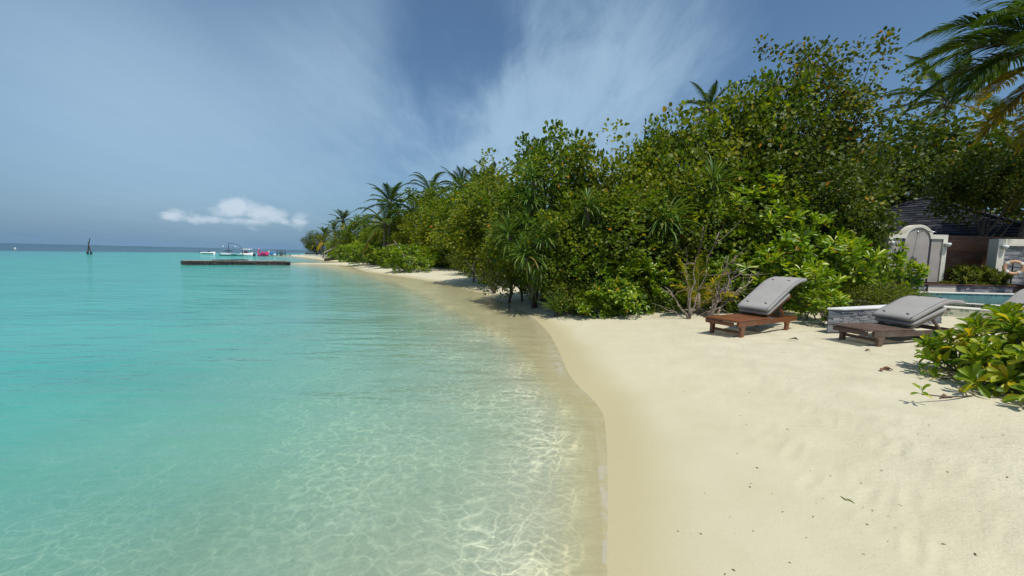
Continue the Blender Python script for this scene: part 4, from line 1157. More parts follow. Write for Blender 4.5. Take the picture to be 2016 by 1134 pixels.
M['teak_y'] = wood('oiled_teak_slat', (.085, .026, .008), (.25, .085, .024), 0.42, 'y')
M['teak_grey_y'] = wood('weathered_teak_slat', (.05, .028, .02), (.17, .10, .068), 0.6, 'y')
M['teak_pale_y'] = wood('faded_teak_slat', (.16, .12, .09), (.33, .27, .21), 0.7, 'y')
def build_loungers():
    zd = .655
    a, b, h = G(1389, 625, zd), G(1442, 635.5, zd), G(1568, 618.5, zd)
    c, yaw = place_local(a, b, h); yaw -= rad(3)
    lounger('reddish teak lounger with steep grey mattress, in front of the bright shrubs', c, yaw, zd, zat(c[0], c[1]) - .0, 25, .62, ('teak', 'teak'), [(.85, 28), (.2, 21), (.25, 9), (.2, 1)], [(.74, 26), (.08, 26)], 1.12, L=2.1)
    a, b, h = G(1638, 640, zd + .02), G(1706, 652, zd + .02), G(1850, 648.5, zd + .02)
    c, yaw = place_local(a, b, h)
    lounger('weathered lounger with flatter reclined grey mattress, beside the low stone wall', c, yaw, zd + .02, zat(c[0], c[1]) - .0, 20, .62, ('teak_grey', 'teak_pale'), [(.62, 23), (.2, 9), (.15, -5), (.24, -4)], [(.70, 20), (.08, 14)], .95, True)
    lounger('third lounger mostly hidden behind the big leafy bush at right', np.array([9.05, 7.3, 0]), .25, .68, zat(9.0, 7.3), 30, .62, ('teak_grey', 'teak_pale'), [(.62, 32), (.2, 15), (.2, 3)], [(.66, 30), (.08, 20)], 1.0, True)
build_loungers()

# ------------------------------------------------------------------ walls by the pool
def stone_face(mb, x0, x1, z0, z1, y, seed, rowh=(.028, .05), lens=(.10, .34), out=1):
    """courses of split slate, proud of the wall by a varying amount; face looks to -y"""
    rng = random.Random(seed); z = z0
    while z < z1 - .005:
        h = min(rng.uniform(*rowh), z1 - z); x = x0 - rng.uniform(0, .1)
        if z1 - z - h < .012: h = z1 - z
        while x < x1:
            l = rng.uniform(*lens); a, b = max(x, x0), min(x + l, x1)
            if b - a > .012:
                d = rng.uniform(.012, .034)
                mb.box(((a + b) / 2, y - out * d / 2, z + h / 2), (b - a - .003, d, h - .003), None, rng.gauss(.52, .2))
            x += l
        z += h
def low_stone_wall():
    zt = .90
    A = G(1660, 607, zt); B = G(1748, 603.5, zt); Z = G(1641, 606.2, zt)
    d = B - A; yaw = math.atan2(d[1], d[0]); d2 = Z - A; yl = math.atan2(d2[1], d2[0])
    zb = .30
    root = thing('stone_wall', 'low grey stacked slate wall with white cap behind the weathered lounger', 'wall', (A[0], A[1], zb), yaw)
    Lf = 3.3; H = zt - zb; Lr = .24
    ra = yl - yaw
    e = (math.cos(ra) * Lr, math.sin(ra) * Lr)
    core = MB(); core.prism([(0, .0), (Lf, .0), (Lf, .28), (e[0] + .2, e[1]), (e[0], e[1])], 0, H - .035); core.obj('core', M['mortar'], root)
    f = MB(); stone_face(f, .0, Lf, 0, H - .035, 0, 81); f.obj('slate_cladding', M['slate'], root)
    g = MB(); stone_face(g, -Lr, 0, 0, H - .035, 0, 82); o = g.obj('slate_cladding', M['slate'], root); o.rotation_euler = (0, 0, ra + math.pi)
    c = MB(); c.prism([(-.03, -.045), (Lf, -.045), (Lf, .30), (e[0] + .2, e[1] + .02), (e[0] - .04, e[1])], H - .034, H); bevel(c.obj('cap', M['white'], root), .006)
low_stone_wall()

YS = 13.7
def shower_wall():
    b0 = P(1741.5, 555, YS); b1 = P(1856.5, 555, YS)
    zb = 1.12; Wd = b1[0] - b0[0]; top = P(1806, 461, YS)[2] - zb; apex = P(1808, 442, YS)[2] - zb
    root = thing('shower_wall', 'cream framed outdoor shower wall with arched grey middle panel', 'wall', (b0[0], YS, zb))
    T_ = .26; fwid = .15; cx = Wd * .5; r = .53; ri = r - .10; cz = apex - r
    fr = MB()
    fr.box((fwid / 2, T_ / 2, top / 2), (fwid, T_, top)); fr.box((Wd - fwid / 2, T_ / 2, top / 2), (fwid, T_, top))
    dx_ = math.sqrt(r * r - (top - cz) ** 2); dxi = math.sqrt(max(.001, ri * ri - (top - fwid - cz) ** 2)) if ri > abs(top - fwid - cz) else ri
    lx0, lx1 = fwid, cx - ri
    fr.box(((lx0 + lx1) / 2 + .0, T_ / 2, top - fwid / 2), (lx1 - lx0, T_, fwid)); fr.box((Wd - (lx0 + lx1) / 2, T_ / 2, top - fwid / 2), (lx1 - lx0, T_, fwid))
    a0 = math.asin((top - fwid - cz) / r) if abs(top - fwid - cz) < r else 0
    rings = []
    for i in range(29):
        a = math.pi - a0 - (math.pi - 2 * a0) * i / 28
        cs, sn = math.cos(a), math.sin(a)
        rings.append([(cx + r * cs, -.003, cz + r * sn), (cx + r * cs, T_ + .003, cz + r * sn), (cx + ri * cs, T_ + .003, cz + ri * sn), (cx + ri * cs, -.003, cz + ri * sn)])
    fr.loft(rings)
    fr.obj('frame', M['render_cream'], root)
    # panels, set back from the frame
    zt = top - fwid
    pn = MB(); n = 24
    poly = [(cx - ri, 0), (cx + ri, 0)] + [(cx + ri * math.cos(math.pi * i / n), max(cz, 0) + ri * math.sin(math.pi * i / n)) for i in range(n + 1)]
    V = [(x, .035, z) for x, z in poly] + [(x, .2, z) for x, z in poly]; m_ = len(poly)
    pn.add(V, [tuple(range(m_)), tuple(range(2 * m_ - 1, m_ - 1, -1))])
    pn.obj('arched_panel', M['render_grey'], root)
    sw = .085
    for s in (0, 1):
        xa, xb = fwid, cx - ri - sw
        if s: xa, xb = Wd - xb, Wd - xa
        p_ = MB(); p_.box(((xa + xb) / 2, .12, zt / 2), (xb - xa, .15, zt)); p_.obj('side_panel', M['render_grey'], root)
        q = MB(); xs = cx - ri - sw / 2 if not s else cx + ri + sw / 2
        q.box((xs, .115, zt / 2), (sw - .004, .15, zt)); q.obj('mosaic_strip', M['tilegap'], root)
        l = MB(); xl = fwid * .55 if not s else Wd - fwid * .45
        l.lathe([(.01, -.06), (.05, -.055), (.085, .01), (.09, .05), (.07, .075), (.01, .08)], 14, (xl, -.075, top - .36)); l.box((xl, -.02, top - .35), (.07, .05, .1)); l.obj('wall_lamp', M['white'], root, True)
    sh = MB(); za = apex - .26
    sh.tube([(cx - .01, .03, za), (cx, -.18, za + .02), (cx, -.40, za)], .011, 8); sh.lathe([(.01, .0), (.10, .0), (.105, -.02), (.01, -.022)], 18, (cx, -.41, za - .01)); sh.lathe([(.01, 0), (.035, 0), (.035, .012), (.01, .012)], 12, (cx - .01, .028, za), Matrix.Rotation(rad(90), 3, 'X'))
    sh.obj('shower_head', M['chrome'], root, True)
    tp = MB(); tp.tube([(cx - .06, .03, .78), (cx - .06, -.05, .78), (cx - .06, -.06, .70)], .016, 8); tp.tube([(cx - .11, -.02, .80), (cx - .01, -.02, .84)], .014, 6); tp.obj('tap', M['black'], root, True)
shower_wall()
def planter():
    zb = .80; yp = 13.2
    x0 = P(1690, 560, yp)[0]; x1 = P(1994, 560, yp)[0]; H = 1.10 - zb
    root = thing('planter_wall', 'long slate clad planter under the shower wall with a plain cream panel', 'planter', (x0, yp, zb))
    L = x1 - x0
    c = MB(); c.box((L / 2, .24, (H - .03) / 2), (L, .46, H - .03)); c.obj('core', M['mortar'], root)
    xa = P(1826, 565, yp)[0] - x0; xb = P(1881, 565, yp)[0] - x0
    f = MB(); stone_face(f, 0, xa - .06, 0, H - .04, .01, 83, (.03, .06)); f.obj('slate_cladding', M['slate'], root)
    f = MB(); stone_face(f, xb, L, 0, H - .04, .01, 84, (.03, .06)); f.obj('slate_cladding', M['slate'], root)
    p_ = MB(); p_.box(((xa + xb) / 2, -.006, (H - .04) / 2), (xb - xa - .01, .03, H - .04)); p_.obj('cream_panel', M['render_cream'], root)
    d = MB(); d.box((xa - .03, -.012, (H - .04) / 2), (.05, .04, H - .04)); d.obj('mosaic_strip', M['tilegap'], root)
    t_ = MB(); t_.box((L / 2, -.012, H - .018), (L + .04, .10, .036)); bevel(t_.obj('top_trim', M['deckwood'], root), .006)
    s = MB(); s.box((L / 2, .27, H - .03), (L - .1, .36, .02)); s.obj('soil', M['soil'], root)
    e = MB(); e.box((L + .07, .1, H / 2 + .02), (.10, .16, H + .06)); bevel(e.obj('end_post', M['black'], root), .008)
M['soil'] = plain('dark_soil', (.045, .032, .022), .95, .4, 20, .6, 50)
planter()
def feature_wall():
    x0 = P(1961, 520, 13.55)[0]; zb = 1.12; ztop = P(1985, 470.5, 13.55)[2]; H = ztop - zb
    root = thing('slate_wall', 'cream framed slate feature wall behind the life ring', 'wall', (x0, 13.55, zb), rad(-2))
    L = 4.2; fwid = .24
    fr = MB(); fr.box((fwid / 2, .15, H / 2), (fwid, .3, H)); fr.box((L - fwid / 2, .15, H / 2), (fwid, .3, H)); fr.box((L / 2, .153, H - fwid / 2), (L - 2 * fwid, .294, fwid)); bevel(fr.obj('frame', M['render_cream'], root), .008)
    c = MB(); c.box((L / 2, .2, (H - fwid) / 2), (L - 2 * fwid, .18, H - fwid)); c.obj('core', M['mortar'], root)
    f = MB(); stone_face(f, fwid, L - fwid, 0, H - fwid, .11, 85, (.03, .06), (.15, .5)); f.obj('slate_cladding', M['slate'], root)
    l = MB(); l.lathe([(.01, -.06), (.05, -.055), (.085, .01), (.09, .05), (.07, .075), (.01, .08)], 14, (.14, -.075, H - .3)); l.box((.14, -.02, H - .29), (.07, .05, .1)); l.obj('wall_lamp', M['white'], root, True)
feature_wall()
def life_ring():
    c = P(1996, 527, 12.95)
    root = thing('life_ring', 'faded orange and white life ring hung before the slate wall', 'life ring', c, rad(-38), None, (.86, .86, .86))
    mb = MB(); R_, r = .235, .062; n = 36; rings = []
    V = []; Fc = []; 
    for i in range(n):
        a = 2 * math.pi * i / n
        for k in range(10):
            b = 2 * math.pi * k / 10; q = R_ + r * math.cos(b)
            V.append((q * math.cos(a), r * .8 * math.sin(b), q * math.sin(a)))
    for i in range(n):
        for k in range(10): Fc.append((i * 10 + k, i * 10 + (k + 1) % 10, ((i + 1) % n) * 10 + (k + 1) % 10, ((i + 1) % n) * 10 + k))
    mb.add(V, Fc); mb.obj('ring', M['ring'], root, True)
    for q in range(4):
        b = MB(); a0 = q * math.pi / 2 + .55
        rr = []
        for i in range(5):
            a = a0 + i * .09; rr.append([((R_ + .068 * math.cos(t)) * math.cos(a), .068 * .8 * math.sin(t), (R_ + .068 * math.cos(t)) * math.sin(a)) for t in [2 * math.pi * k / 10 for k in range(10)]])
        b.loft(rr, cap=False); b.obj('band', M['band'], root, True)
    p_ = MB(); p_.tube([(0, .12, -.62), (0, .12, .34)], .022, 8); p_.tube([(0, .12, .30), (0, .02, .30)], .014, 6); p_.obj('post', M['black'], root, True)
M['ring'] = plain('faded_orange', (.62, .36, .22), .6, .1, 5, .05)
M['band'] = plain('white_band', (.7, .66, .58), .6, .1, 5, .05)
life_ring()
def fence():
    x0 = P(1672, 500, 14.4)[0]; x1 = x0 + 12.5; zb = .80; H = P(1720, 463, 14.4)[2] - zb
    root = thing('slat_fence', 'dark brown horizontal slat fence behind the shower wall', 'fence', (x0, 14.4, zb))
    mb = MB(); rng = random.Random(4); n = 20
    for i in range(n): mb.box(((x1 - x0) / 2, 0, H * (i + .5) / n), (x1 - x0, .025, H / n - .012), None, rng.random())
    mb.obj('slat_panel', M['slat'], root)
    for k in range(7):
        p_ = MB(); p_.box((k * 2.05 + .05, .06, H / 2), (.09, .09, H)); p_.obj('post', M['slat'], root)
    c = MB(); c.box(((x1 - x0) / 2, .03, H + .02), (x1 - x0, .12, .04)); c.obj('top_rail', M['slat'], root)
fence()
def villa():
    CF = np.array([23.0, 16.5, 3.1]); CL = np.array([17.9, 26.0, 3.1]); A = np.array([25.1, 23.9, 5.75])
    u = np.array([.87, .5, 0]); B = A + u * 16; CR = CF + u * 26
    BR = CL + u * 26
    root = thing('villa', 'villa with dark shingled hip roof behind the slat fence', 'house', CL * [1, 1, 0] + [0, 0, .4])
    o = CL * [1, 1, 0] + np.array([0, 0, .4])
    def face(mb, e0, e1, t0, t1, rows=17, seed=1):
        rng = random.Random(seed)
        e0, e1, t0, t1 = (np.array(k) - o for k in (e0, e1, t0, t1))
        nrm = np.cross(e1 - e0, t0 - e0); nrm = nrm / np.linalg.norm(nrm)
        if nrm[2] < 0: nrm = -nrm
        for i in range(rows):
            s0, s1 = i / rows, min(1, (i + 1.12) / rows)
            a, b = e0 + (t0 - e0) * s0, e1 + (t1 - e1) * s0; c, d = e1 + (t1 - e1) * s1, e0 + (t0 - e0) * s1
            Lr = np.linalg.norm(b - a); k = max(1, int(Lr / .55))
            # each course: shingles of uneven butt height
            for j in range(k):
                f0, f1 = j / k, (j + 1) / k; w = rng.uniform(.03, .065)
                p0, p1 = a + (b - a) * f0, a + (b - a) * f1; q0, q1 = d + (c - d) * f0, d + (c - d) * f1
                dn = (e0 - t0) / np.linalg.norm(e0 - t0) * rng.uniform(0, .05)
                p0 = p0 + dn; p1 = p1 + dn
                mb.add([p0 + nrm * w, p1 + nrm * w, q1 + nrm * .008, q0 + nrm * .008, p0 - nrm * .02, p1 - nrm * .02, q1 - nrm * .02, q0 - nrm * .02], [(0, 1, 2, 3), (0, 4, 5, 1), (1, 5, 6, 2), (2, 6, 7, 3), (3, 7, 4, 0)], rng.random())
    mb = MB(); face(mb, CL, CF, A, A, 17, 1); face(mb, CF, CR, A, B, 17, 2); face(mb, BR, CL, B, A, 17, 3)
    rf = mb.obj('roof', M['roof'], root)
    rc = MB()
    for (p, q) in ((CF, A), (CL, A), (A, B)):
        p, q = p - o, q - o; n = 26
        for i in range(n): 
            a, b = p + (q - p) * i / n, p + (q - p) * (i + 1.1) / n
            rc.beam(a + [0, 0, .07], b + [0, 0, .10], .24, .07, random.Random(i).random())
    rc.obj('ridge_cap', M['roof'], rf)
    w = MB(); ins = lambda p: p - o
    c = (CF + CL + CR + BR) / 4 - o
    q = [(ins(p) * .93 + c * .07)[:2] for p in (CF, CR, BR, CL)]
    w.prism(q, 0, 2.68); w.obj('wall', M['slat'], root)
villa()

def pool():
    z = .78
    N1, N2 = G(1880, 597, z), G(1975, 603, z); u = (N2 - N1) / np.linalg.norm(N2 - N1); v = np.array([-u[1], u[0], 0])
    O = N1 - u * 2.9; yaw = math.atan2(u[1], u[0]); Ln = 7.2
    root = thing('swimming_pool', 'small plunge pool with pale green mosaic overflow wall', 'pool', (O[0], O[1], .2), yaw)
    def loc(p): d = np.array(p)[:2] - O[:2]; return (d @ u[:2], d @ v[:2])
    far0, far1 = loc((P(1700, 583, 12.0)[0], 12.0)), loc((P(2100, 583, 12.0)[0], 12.0))
    H = z - .2
    w = MB(); w.box((Ln / 2, .11, H / 2), (Ln, .22, H)); w.obj('overflow_wall', M['tile_wet'], root)
    c = MB(); c.box((Ln / 2, .10, H + .008), (Ln + .02, .24, .016)); bevel(c.obj('rim', M['coping'], root), .004)
    lw = MB(); lw.box((Ln / 2, -.62, (.70 - .2) / 2), (Ln, .14, .70 - .2)); lw.obj('lower_wall', M['tile_dry'], root)
    lc = MB(); lc.box((Ln / 2, -.45, .508), (Ln + .02, .50, .02)); bevel(lc.obj('ledge', M['coping'], root), .004)
    wt = MB(); wt.add([(0, .21, H - .02), (Ln, .21, H - .02), (far1[0], far1[1], H - .02), (far0[0], far0[1], H - .02)], [(0, 1, 2, 3)]); wt.obj('water', M['poolwater'], root)
    fw_ = MB(); a, b = Vector((far0[0], far0[1], 0)), Vector((far1[0], far1[1], 0))
    fw_.box((0, 0, 0), (1, 1, 1))
    fw_ = MB(); L = (b - a).length
    fw_.box((L / 2, .1, H / 2 + .05), (L, .2, H + .06)); o = fw_.obj('far_wall', M['tile_pool'], root); o.location = a; o.rotation_euler = (0, 0, math.atan2(b.y - a.y, b.x - a.x))
    fc = MB(); fc.box((L / 2, .15, H + .095), (L, .34, .03)); o = bevel(fc.obj('coping', M['coping'], root), .005); o.location = a; o.rotation_euler = (0, 0, math.atan2(b.y - a.y, b.x - a.x))
pool()
def deck():
    mb = MB(); rng = random.Random(8); x0 = P(1690, 570, 13)[0]
    for i in range(7):
        mb.box((x0 + 5, 12.42 + i * .115, .795 + rng.uniform(-.002, .002)), (10, .108, .03), None, rng.random())
    mb.box((x0 + 5, 12.36, .79), (10, .02, .16), None, .6)
    struct(mb.obj('wooden_deck', M['deckwood']))
deck()
def planter_plants():
    for i, (px, top, lab) in enumerate([(1888, 521, 'narrow leaved planter shrub next to the shower wall right column'), (1916, 524, 'middle planter shrub of the three before the brown fence'), (1944, 523, 'planter shrub nearest the slate feature wall')]):
        plant('planter', 'planter_shrub', lab, 'shrub', 'three shrubs in the planter', px, top, 13.45, 40, zb=1.07, parts=('foliage', 'stem'))
    rng = np.random.RandomState(90)
    f = Fol(); x0 = P(1866, 550, 13.3)[0]; x1 = P(1985, 550, 13.3)[0]; n = 2600
    base = np.stack([rng.uniform(x0, x1, n), rng.uniform(13.2, 13.62, n), rng.uniform(1.07, 1.17, n)], 1)
    d = sph(rng, n); d[:, 2] = np.abs(d[:, 2]); L = rng.uniform(.04, .075, n)
    f.add(leaves(base, d, sph(rng, n) + [0, 0, 1], L, L * .55, T_LANCE), rng.normal(.45, .15, n))
    o = f.obj('ground_cover', M['fine'], None); o['kind'] = 'stuff'; tag(o, 'low green creeping plants edging the planter top', 'ground cover')
    # dark leafy sprig in front of the slate wall
    b = P(1975, 545, 13.3); b[2] = 1.08
    root = thing('leafy_sprig', 'dark feathery sprig between planter shrubs and the life ring', 'plant', b)
    f = Fol(); rb = MB()
    for k in range(7):
        pts = frond(f, rng, (0, 0, 0), rng.uniform(0, 6.28), rng.uniform(.8, 1.4), .62, .7, .3, 16, .16); rb.tube([tuple(p) for p in pts], .005, 4, cap=False)
    f.obj('foliage', M['palm'], root); rb.obj('stem', M['palmrib'], root)
planter_plants()

# ------------------------------------------------------------------ out on the lagoon
def jetty():
    a, b = G(362, 522, 0), G(560, 521.5, 0); d = b - a; L = float(np.linalg.norm(d)); yaw = math.atan2(d[1], d[0])
    root = thing('breakwater', 'long low dark stone platform in the turquoise lagoon', 'breakwater', (a[0], a[1], 0), yaw)
    rng = random.Random(3); mb = MB(); H = .37
    x = 0
    while x < L:
        l = rng.uniform(.5, 1.1); 
        for (zz, hh, o_) in ((-.35, .5, .05), (.13, .22, 0)):
            mb.box((min(x + l / 2, L), 1.2, zz + hh / 2), (l * .98, 2.6 + rng.uniform(-.1, .1) + o_, hh * rng.uniform(.92, 1)), Matrix.Rotation(rng.uniform(-.02, .02), 3, 'Z'), rng.random())
        x += l
    bevel(mb.obj('stone_blocks', M['jetty'], root), .03)
    t = MB(); x = 0
    while x < L * .97:
        l = rng.uniform(1.4, 2.6); t.box((min(x + l / 2, L * .97), 1.2, H + .03 + rng.uniform(-.015, .015)), (l * .985, 2.3, .07), None, rng.random()); x += l
    bevel(t.obj('concrete_top', M['jettytop'], root), .02)
    e = MB(); e.box((L + .35, 1.2, .12), (.7, 1.9, .34)); bevel(e.obj('end_block', M['jetty'], root), .03)
    r = MB()
    for i in range(5): r.tube([(2.4 + i * .3 + rng.uniform(-.1, .1), .9 + rng.uniform(0, .5), H + .10), (4.2 + i * .35, 1.2 + rng.uniform(-.2, .4), H + .12 + rng.uniform(0, .04))], .05, 6)
    o = r.obj('driftwood_pile', M['black'], None); o.location = (a[0], a[1], 0); o.rotation_euler = (0, 0, yaw); tag(o, 'thin dark driftwood lying on left end of the stone platform', 'driftwood')
def jetty_mat():
    m, t, bs = mat('wet_black_stone')
    co = t.new('ShaderNodeTexCoord').outputs['Object']; n = t.noise(co, 5.0, 5.0, .65)
    t.put(bs.inputs['Base Color'], t.ramp(n, [(.35, (.012, .013, .013)), (.55, (.04, .036, .03)), (.7, (.13, .11, .085))])); bs.inputs['Roughness'].default_value = .8
    t.put(bs.inputs['Normal'], t.bump(n, .8, .05)); return m
M['jetty'] = jetty_mat(); M['jettytop'] = plain('weathered_concrete', (.25, .24, .215), .9, .3, 2.5, .4, 15)
jetty()
def far_things():
    # crossed marker poles
    b = G(176, 500.5, 0); 
    root = thing('marker_post', 'pair of crossed dark marker poles standing alone far left in the sea', 'post', b)
    for pts in ([(-.40, 0, -.6), (-.33, 0, 0), (-.02, .05, 2.0), (.24, .05, 3.0)], [(.40, 0, -.6), (.33, 0, 0), (.02, -.1, 2.2)]):
        mb = MB(); mb.tube(pts, [.085, .085, .075, .06][:len(pts)], 8); mb.lathe([(.10, -.4), (.17, -.1), (.16, .25), (.09, .4)], 10, (pts[1][0], 0, .1)); mb.obj('pole', M['postdark'], root, True)
    M_ = M
    def hull(mb, L, Bm, H, c=(0, 0, 0), bow=.35, n=12, tr=.8):
        rings = []
        for i in range(n + 1):
            s = i / n; x = (s - .5) * L
            w = Bm / 2 * (tr + (1 - tr) * min(1, s * 3)) * (1 - max(0, (s - (1 - bow)) / bow) ** 2.2 * .96); sh = H * (1 + .35 * max(0, s - .5) ** 2 * 4)
            rings.append([(c[0] + x, c[1] - w, c[2] + sh), (c[0] + x, c[1] - w * .82, c[2] + .02), (c[0] + x, c[1], c[2] - .22), (c[0] + x, c[1] + w * .82, c[2] + .02), (c[0] + x, c[1] + w, c[2] + sh), (c[0] + x, c[1] + w * .86, c[2] + sh - .06), (c[0] + x, c[1], c[2] + sh * .7), (c[0] + x, c[1] - w * .86, c[2] + sh - .06)])
        mb.loft(rings)
    # speedboat
    c = G(410, 500, 0)
    r = thing('speedboat', 'small white and teal speedboat with dark outboard, leftmost boat', 'boat', c, rad(8), 'boats moored off the beach', (.78, .78, .78))
    h = MB(); hull(h, 4.6, 1.7, .62); h.obj('hull', M['white'], r, True)
    s = MB(); s.box((.1, 0, .30), (3.6, 1.74, .16)); bevel(s.obj('teal_stripe', M['teal'], r), .06)
    w = MB(); w.loft([[(.35, -.6, .62), (.35, .6, .62), (.45, .6, .62), (.45, -.6, .62)], [(.0, -.5, 1.12), (.0, .5, 1.12), (.04, .5, 1.12), (.04, -.5, 1.12)]]); w.obj('windscreen', M['glassdark'], r)
    o = MB(); o.loft([[(-2.5, -.2, -.2), (-2.3, -.2, -.2), (-2.3, .2, -.2), (-2.5, .2, -.2)], [(-2.75, -.25, .5), (-2.25, -.25, .5), (-2.25, .25, .5), (-2.75, .25, .5)], [(-2.7, -.2, .95), (-2.35, -.2, .95), (-2.35, .2, .95), (-2.7, .2, .95)]]); bevel(o.obj('outboard', M['black'], r), .08)
    a = MB(); a.tube([(-.9, -.7, .6), (-.9, -.65, 1.5), (-.9, .65, 1.5), (-.9, .7, .6)], .035, 6); a.obj('tow_arch', M['chrome'], r, True)
    # ski boat with wakeboard hoop
    c = G(457, 503.5, 0)
    r = thing('work_boat', 'low teal open boat with mast and arched hoop, second boat from left', 'boat', c, rad(2), 'boats moored off the beach')
    h = MB(); hull(h, 5.0, 1.8, .34); h.obj('hull', M['teal'], r, True)
    s = MB(); s.loft([[(-2.0, -.88, .2), (.3, -.92, .2), (.3, .92, .2), (-2.0, .88, .2)], [(-2.05, -.9, .62), (.32, -.95, .52), (.32, .95, .52), (-2.05, .9, .62)]]); bevel(s.obj('white_deckhouse', M['white'], r), .05)
    m = MB(); m.tube([(-.75, 0, .4), (-.75, 0, 3.0)], .05, 6); m.tube([(-1.9, 0, 2.05), (.8, 0, 1.95)], .03, 6); m.obj('mast', M['black'], r, True)
    m = MB(); m.tube([(-.75, 0, 2.9), (.4, 0, 2.85), (1.6, 0, 2.55), (2.3, 0, 1.8), (2.45, 0, .4)], .045, 6); m.obj('hoop', M['black'], r, True)
    m = MB(); m.loft([[(-1.7, -.5, .95), (.1, -.5, .95), (.1, .5, .95), (-1.7, .5, .95)], [(-1.0, -.15, 1.3), (-.5, -.15, 1.3), (-.5, .15, 1.3), (-1.0, .15, 1.3)]]); m.obj('dark_cover', M['navy'], r)
    for x in (-1.9, .8):
        m = MB(); m.lathe([(.01, -.17), (.12, -.12), (.17, 0), (.12, .12), (.01, .17)], 10, (x, 0, 2.1)); m.obj('float', M['white'], r, True)
    # motorboat with canopy
    c = G(487, 504, 0)
    r = thing('motorboat', 'white motorboat under a flat white canopy, next to the pink float', 'boat', c, rad(5), 'boats moored off the beach', (.88, .88, .88))
    h = MB(); hull(h, 2.9, 1.5, .72); h.obj('hull', M['white'], r, True)
    m = MB(); m.loft([[(-1.05, -.75, 1.72), (1.1, -.75, 1.78), (1.1, .75, 1.78), (-1.05, .75, 1.72)], [(-.95, -.65, 1.86), (1.0, -.65, 1.92), (1.0, .65, 1.92), (-.95, .65, 1.86)]]); bevel(m.obj('canopy', M['white'], r), .04)
    for (x, y) in ((-.9, -.65), (-.9, .65), (.9, -.65), (.9, .65)):
        m = MB(); m.tube([(x, y, .6), (x, y, 1.75)], .03, 6); m.obj('post', M['chrome'], r, True)
    m = MB(); m.box((-.35, 0, .98), (.5, .6, .55)); bevel(m.obj('console', M['maroon'], r), .06)
    m = MB(); m.box((1.75, 0, .35), (.5, .5, .7)); bevel(m.obj('outboard', M['navy'], r), .1)
    # pedal boats
    def bird(name, label, px, body, head, beak, tall, wing, sc):
        c = G(px, 504, 0)
        r = thing(name, label, 'pedal boat', c, rad(180 if name[0] == 'f' else 170), 'bird shaped pedal boats', (sc, sc, sc))
        rings = []
        for i in range(11):
            s = i / 10; x = (s - .5) * 2.7; w = .8 * math.sin(math.pi * min(.97, max(.04, s * .9 + .05))) ** .55; z1 = .55 + .25 * (1 - s) ** 2
            rings.append([(x, w * math.cos(t), .12 + (z1 - .12) * .5 * (1 + math.sin(t)) - .25 * (math.sin(t) < -.5)) for t in [2 * math.pi * k / 12 for k in range(12)]])
        h = MB(); h.loft(rings); h.obj('body', M[body], r, True)
        n = MB(); n.tube([(1.05, 0, .45), (1.3, 0, .9), (1.12, 0, 1.35), (.92, 0, tall - .25), (1.02, 0, tall)], [.24, .17, .14, .13, .15], 9); n.obj('neck', M[head if name[0] == 's' else body], r, True)
        q = MB(); q.lathe([(.02, -.2), (.17, -.12), (.2, .0), (.15, .12), (.02, .17)], 10, (1.08, 0, tall + .05)); hd = q.obj('head', M[head], r, True)
        k = MB(); k.tube([(1.2, 0, tall + .05), (1.42, 0, tall - .02), (1.48, 0, tall - .15)], [.09, .07, .02], 7); k.obj('beak', M[beak], hd, True)
        for s in (-1, 1):
            w = MB(); w.loft([[(.5, s * .62, .45), (.5, s * .8, .45), (.3, s * .82, .9), (.3, s * .66, .9)], [(-.4, s * .7, .45), (-.4, s * .9, .45), (-.5, s * .92, 1.15), (-.5, s * .74, 1.15)], [(-1.25, s * .6, .55), (-1.25, s * .75, .55), (-1.3, s * .72, .85), (-1.3, s * .62, .85)]]); bevel(w.obj('wing', M[wing], r), .06)
        b = MB(); b.box((-.15, 0, .85), (.25, .9, .5)); bevel(b.obj('seat', M[wing], r), .06)
    bird('flamingo_pedal_boat', 'bright pink flamingo shaped pedal boat', 518, 'pink', 'palepink', 'black', 1.75, 'pink', .92)
    bird('swan_pedal_boat', 'white and blue swan shaped pedal boat', 535.5, 'white', 'white', 'orange', 1.5, 'blue', .78)
    # landing posts
    a = G(549, 501.5, 0)
    r = thing('landing_stage', 'dark timber landing stage with two posts near the island tip', 'jetty', a, 0)
    for x in (-.55, 1.05):
        for y in (0, 1.6):
            m = MB(); m.tube([(x, y, -.6), (x, y, 1.65)], [.13, .11], 8); m.obj('post', M['postdark'], r, True)
    m = MB(); m.box((.25, .8, .38), (1.9, 2.0, .16)); m.box((.25, .8, .62), (1.5, .1, .1)); m.obj('platform', M['postdark'], r)
    # far breakwater
    a, b = G(560, 500.2, 0), G(668, 501.5, 0)
    d = b - a; L = 26.0
    r = MB(); rng = random.Random(6)
    for i in range(44):
        r.lathe([(.05, -.6), (.7, -.3), (.75, .2), (.5, rng.uniform(.5, .75)), (.05, rng.uniform(.7, .85))], 6, (i * .68 + rng.uniform(-.1, .1), rng.uniform(-.4, .4), 0), Matrix.Rotation(rng.uniform(0, 3), 3, 'Z'))
    o = r.obj('rock_breakwater', M['jetty'], None); o.location = (a[0], a[1] + 16, 0); o.rotation_euler = (0, 0, rad(14)); tag(o, 'low line of dark rocks beyond the far sand spit', 'breakwater')
    # timber groyne
    a, b = G(639, 513.5, 0.0), G(676, 512.8, .05); d = b - a; L = float(np.linalg.norm(d))
    g = thing('groyne', 'short dark timber groyne running from far beach into shallow water', 'groyne', a, math.atan2(d[1], d[0]))
    m = MB(); 
    for i in range(9): m.box((L * (i + .5) / 9, 0, .12), (L / 9 * .98, .25, .55 + .05 * math.sin(i * 2.1)), None, (i * .37) % 1)
    m.obj('timber_wall', M['postdark'], g)
